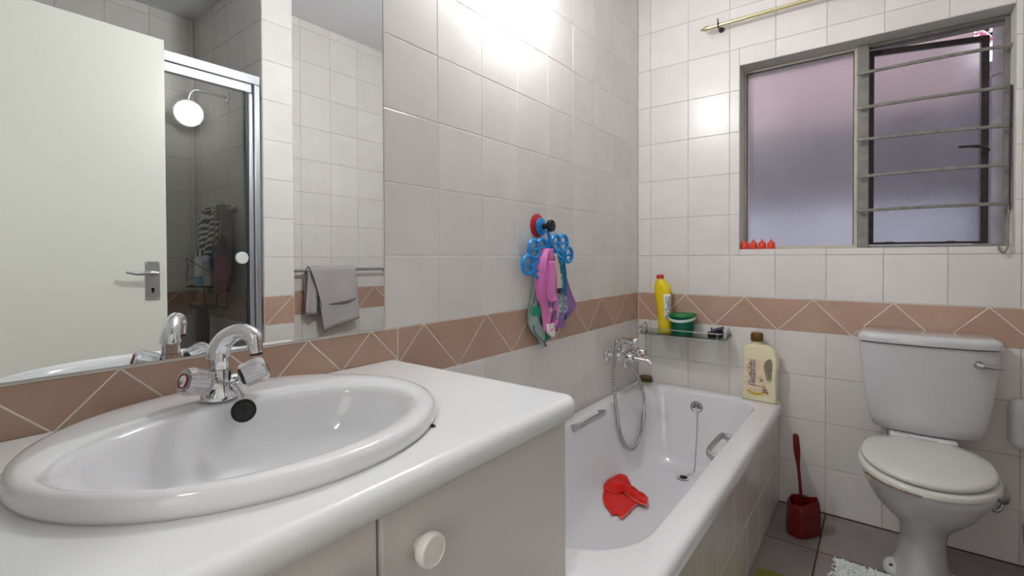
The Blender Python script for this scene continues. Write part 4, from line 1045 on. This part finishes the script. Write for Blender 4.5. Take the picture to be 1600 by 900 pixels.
# worn chipped edge of the seat
g = Geo()
for k in range(15):
    a = radians(212+k*3.6); x = 1.187+.1865*cos(a); y = -.386+.222*sin(a)
    g.sphere((x, y, .4035), .0045+.002*random.random(), n=8, sc=(1.2, 1, .45))
g.obj('worn_edge', 'gap', tl)

# stop valve beside the toilet
sv = thing('stop_valve', 'small grey metal stop valve on the wall right of the toilet', 'valve', (1.425, -.03, .25))
Geo().lathe([(.02, 0), (.02, .004), (.009, .006), (.009, .05)], (1.425, -.0035, .262), (0, -1, 0), 18).obj('stem', 'steel', sv)
Geo().loft([[(1.422+a*.018*s, -.055-d, .262+b_*.026*s) for a, b_ in rrect(-1, 1, -1, 1, .9, 5)] for d, s in ((0, .8), (.004, 1), (.014, 1), (.018, .7))]).obj('handwheel', 'steel', sv)
Geo().tube(catmull([(1.425, -.04, .255), (1.42, -.05, .22), (1.40, -.06, .205), (1.36, -.06, .25)], 5), .007, 10).obj('pipe', 'steel', sv)
# dispenser
dp = thing('paper_dispenser', 'white plastic paper dispenser on the wall right of the toilet', 'dispenser', (1.53, -.04, .44))
pr_ = rrect(1.437, 1.60, .438, .618, .028, 6)
def scl(P, s, cx=1.5185, cz=.528): return [(cx+(x-cx)*s, cz+(z-cz)*s) for x, z in P]
Geo().loft([[(x, -.0045, z) for x, z in scl(pr_, .97)], [(x, -.03, z) for x, z in pr_], [(x, -.050, z) for x, z in scl(pr_, .98)], [(x, -.062, z) for x, z in scl(pr_, .86)], [(x, -.064, z) for x, z in scl(pr_, .70)]]).obj('housing', 'white_plastic', dp, angle=50)
pw = rrect(1.476, 1.56, .475, .59, .012, 4)
Geo().loft([[(x, -.0642, z) for x, z in pw], [(x, -.0662, z) for x, z in pw]]).obj('window', 'chrome', dp)
Geo().prism(rrect(1.474, 1.482, .495, .535, .003, 3), lambda a, b_, h: (a, -.0665-h, b_), 0, .001).obj('slot', 'black', dp)
Geo().prism(rrect(1.484, 1.55, .488, .53, .006, 3), lambda a, b_, h: (a, -.0665-h, b_), 0, .001).obj('print', 'paper', dp)
# wire stand at the right
ws = thing('wire_stand', 'thin wire bin standing in the corner right of the toilet', 'bin', (1.545, -.12, 0))
g = Geo()
for z, r in ((.006, .070), (.05, .073), (.17, .082), (.19, .083)):
    g.tube([(1.545+r*cos(2*pi*k/28), -.12+r*sin(2*pi*k/28), z) for k in range(28)], .0028, 6, closed=True)
for k in range(14):
    a = 2*pi*k/14; g.tube([(1.545+.070*cos(a), -.12+.070*sin(a), .006), (1.545+.083*cos(a), -.12+.083*sin(a), .19)], .0018, 6)
g.obj('wire_basket', 'steel', ws)

# ------------------------------------------------------------------ toilet brush
br = thing('toilet_brush', 'dark red toilet brush standing in its red holder by the bath', 'toilet brush', (.815, -.19, 0))
hpoly = [(.752, -.235), (.768, -.285), (.812, -.300), (.845, -.268), (.876, -.215), (.868, -.165), (.84, -.148), (.79, -.150), (.758, -.170)]
cxh, cyh = .812, -.205
def hp_(s, z, sx=0): return [(cxh+(x-cxh)*s+sx, cyh+(y-cyh)*s, z+(.012 if (x > .84) else 0)*(1-s)*6) for x, y in hpoly]
g = Geo(); g.loft([hp_(1, .0005), hp_(1.0, .02), hp_(.97, .09), hp_(.93, .118), hp_(.88, .124), hp_(.80, .122), hp_(.76, .10), hp_(.74, .03)], cap1=True)
g.obj('holder', 'red_brush', br, bevel=.004, angle=30)
g = Geo(); g.lathe([(.001, 0), (.036, .0), (.040, .02), (.036, .05), (.012, .06), (.001, .06)], (.805, -.20, .035), (0, 0, 1), 20); g.obj('bristles', 'red_brush', br)
P = catmull([(.805, -.20, .09), (.800, -.195, .17), (.792, -.188, .25), (.787, -.183, .30), (.783, -.180, .35), (.780, -.178, .385)], 6)
Geo().tube(P, [.0062]*12+[.0065, .007, .008, .009, .010, .011, .012, .0128, .013, .013, .013, .0128, .0125, .012, .012, .0115, .011, .010, .005][:len(P)-12], 14).obj('handle', 'red_brush', br)

# ------------------------------------------------------------------ mats
sm = thing('shaggy_mat', 'white shaggy bath mat on the floor in front of the toilet', 'mat', (1.02, -.62, 0))
Geo().prism(rrect(.94, 1.095, -.88, -.400, .012, 4), lambda a, b_, h: (a, b_, h), .0008, .010).obj('backing', 'shag', sm)
g = Geo()
for k in range(520):
    x = random.uniform(.938, 1.098); y = random.uniform(-.62, -.385) if k % 2 else random.uniform(-.42, -.385)
    a = random.uniform(0, 2*pi) if y < -.41 else random.uniform(.1*pi, .9*pi)
    l = random.uniform(.014, .026); dx, dy = cos(a)*l, sin(a)*l
    g.tube([(x, y-.008, .009), (x+dx*.4, y-.008+dy*.4, .017), (x+dx, y-.008+dy, .009+random.uniform(-.004, .006))], .0022, 5)
o = g.obj('pile', 'shag', sm); o['kind'] = 'stuff'
o = Geo().prism(rrect(.712, .92, -1.08, -.598, .04, 8), lambda a, b_, h: (a, b_, h), .0005, .010).obj('bath_mat', 'olive', bevel=.003)
tag(o, 'olive green rubber mat on the floor beside the bath', 'mat')

# ------------------------------------------------------------------ outside the window
g = Geo(); g.box(-4, 1.53, 1.7, 1.9, 2.12, 5.2, 0); g.box(-4, 1.53, 1.7, 1.9, 1.50, 2.12, 1); g.box(-4, 1.53, 1.7, 1.9, -.5, 1.50, 2)
o = g.obj('neighbouring_house', ['outpink', 'outgrey', 'outblue'], smooth=False); tag(o, 'pink and grey rendered house wall outside the window', 'building')
o = Geo().box(1.54, 6, 2.4, 2.6, -.5, 2.56).obj('garden_wall', 'outgrey', smooth=False); tag(o, 'dark grey garden wall behind the drainpipe outside', 'wall')
g = Geo(); g.box(-4, 6, .24, 6, -.6, -.5); o = g.obj('yard', 'outground', smooth=False); tag(o, 'concrete yard outside the window', 'ground'); o['kind'] = 'structure'; del o['label']; del o['category']
dn = thing('drainpipe', 'thick grey drainpipe outside the open casement', 'pipe', (1.515, .62, -.5))
Geo().lathe([(.045, 0), (.045, 4.2)], (1.518, .62, -.5), (0, 0, 1), 28).obj('pipe', 'pipe', dn)
for z in (1.97, 2.22): Geo().lathe([(.0455, 0), (.052, .004), (.052, .03), (.0455, .034)], (1.518, .62, z), (0, 0, 1), 28).obj('collar', 'pipe', dn)
bl = thing('blossom_branch', 'pink and white blossom against the sky beyond the pipe', 'branch', (1.62, 2.1, 2.6))
g = Geo(); g.tube(catmull([(2.0, 2.3, 2.45), (1.8, 2.15, 2.55), (1.68, 2.05, 2.62), (1.60, 2.0, 2.70)], 6), .01, 6); g.obj('twig', 'brown_print', bl)
for nm, mm, nn in (('pink_flowers', 'blossom', 26), ('white_flowers', 'leafwhite', 20)):
    g = Geo()
    for k in range(nn): g.sphere((1.615+random.gauss(0, .035), 2.05+random.gauss(0, .03), 2.63+random.gauss(0, .035)), .013, n=8, sc=(1, 1, .7))
    o = g.obj(nm, mm, bl); o['kind'] = 'stuff'
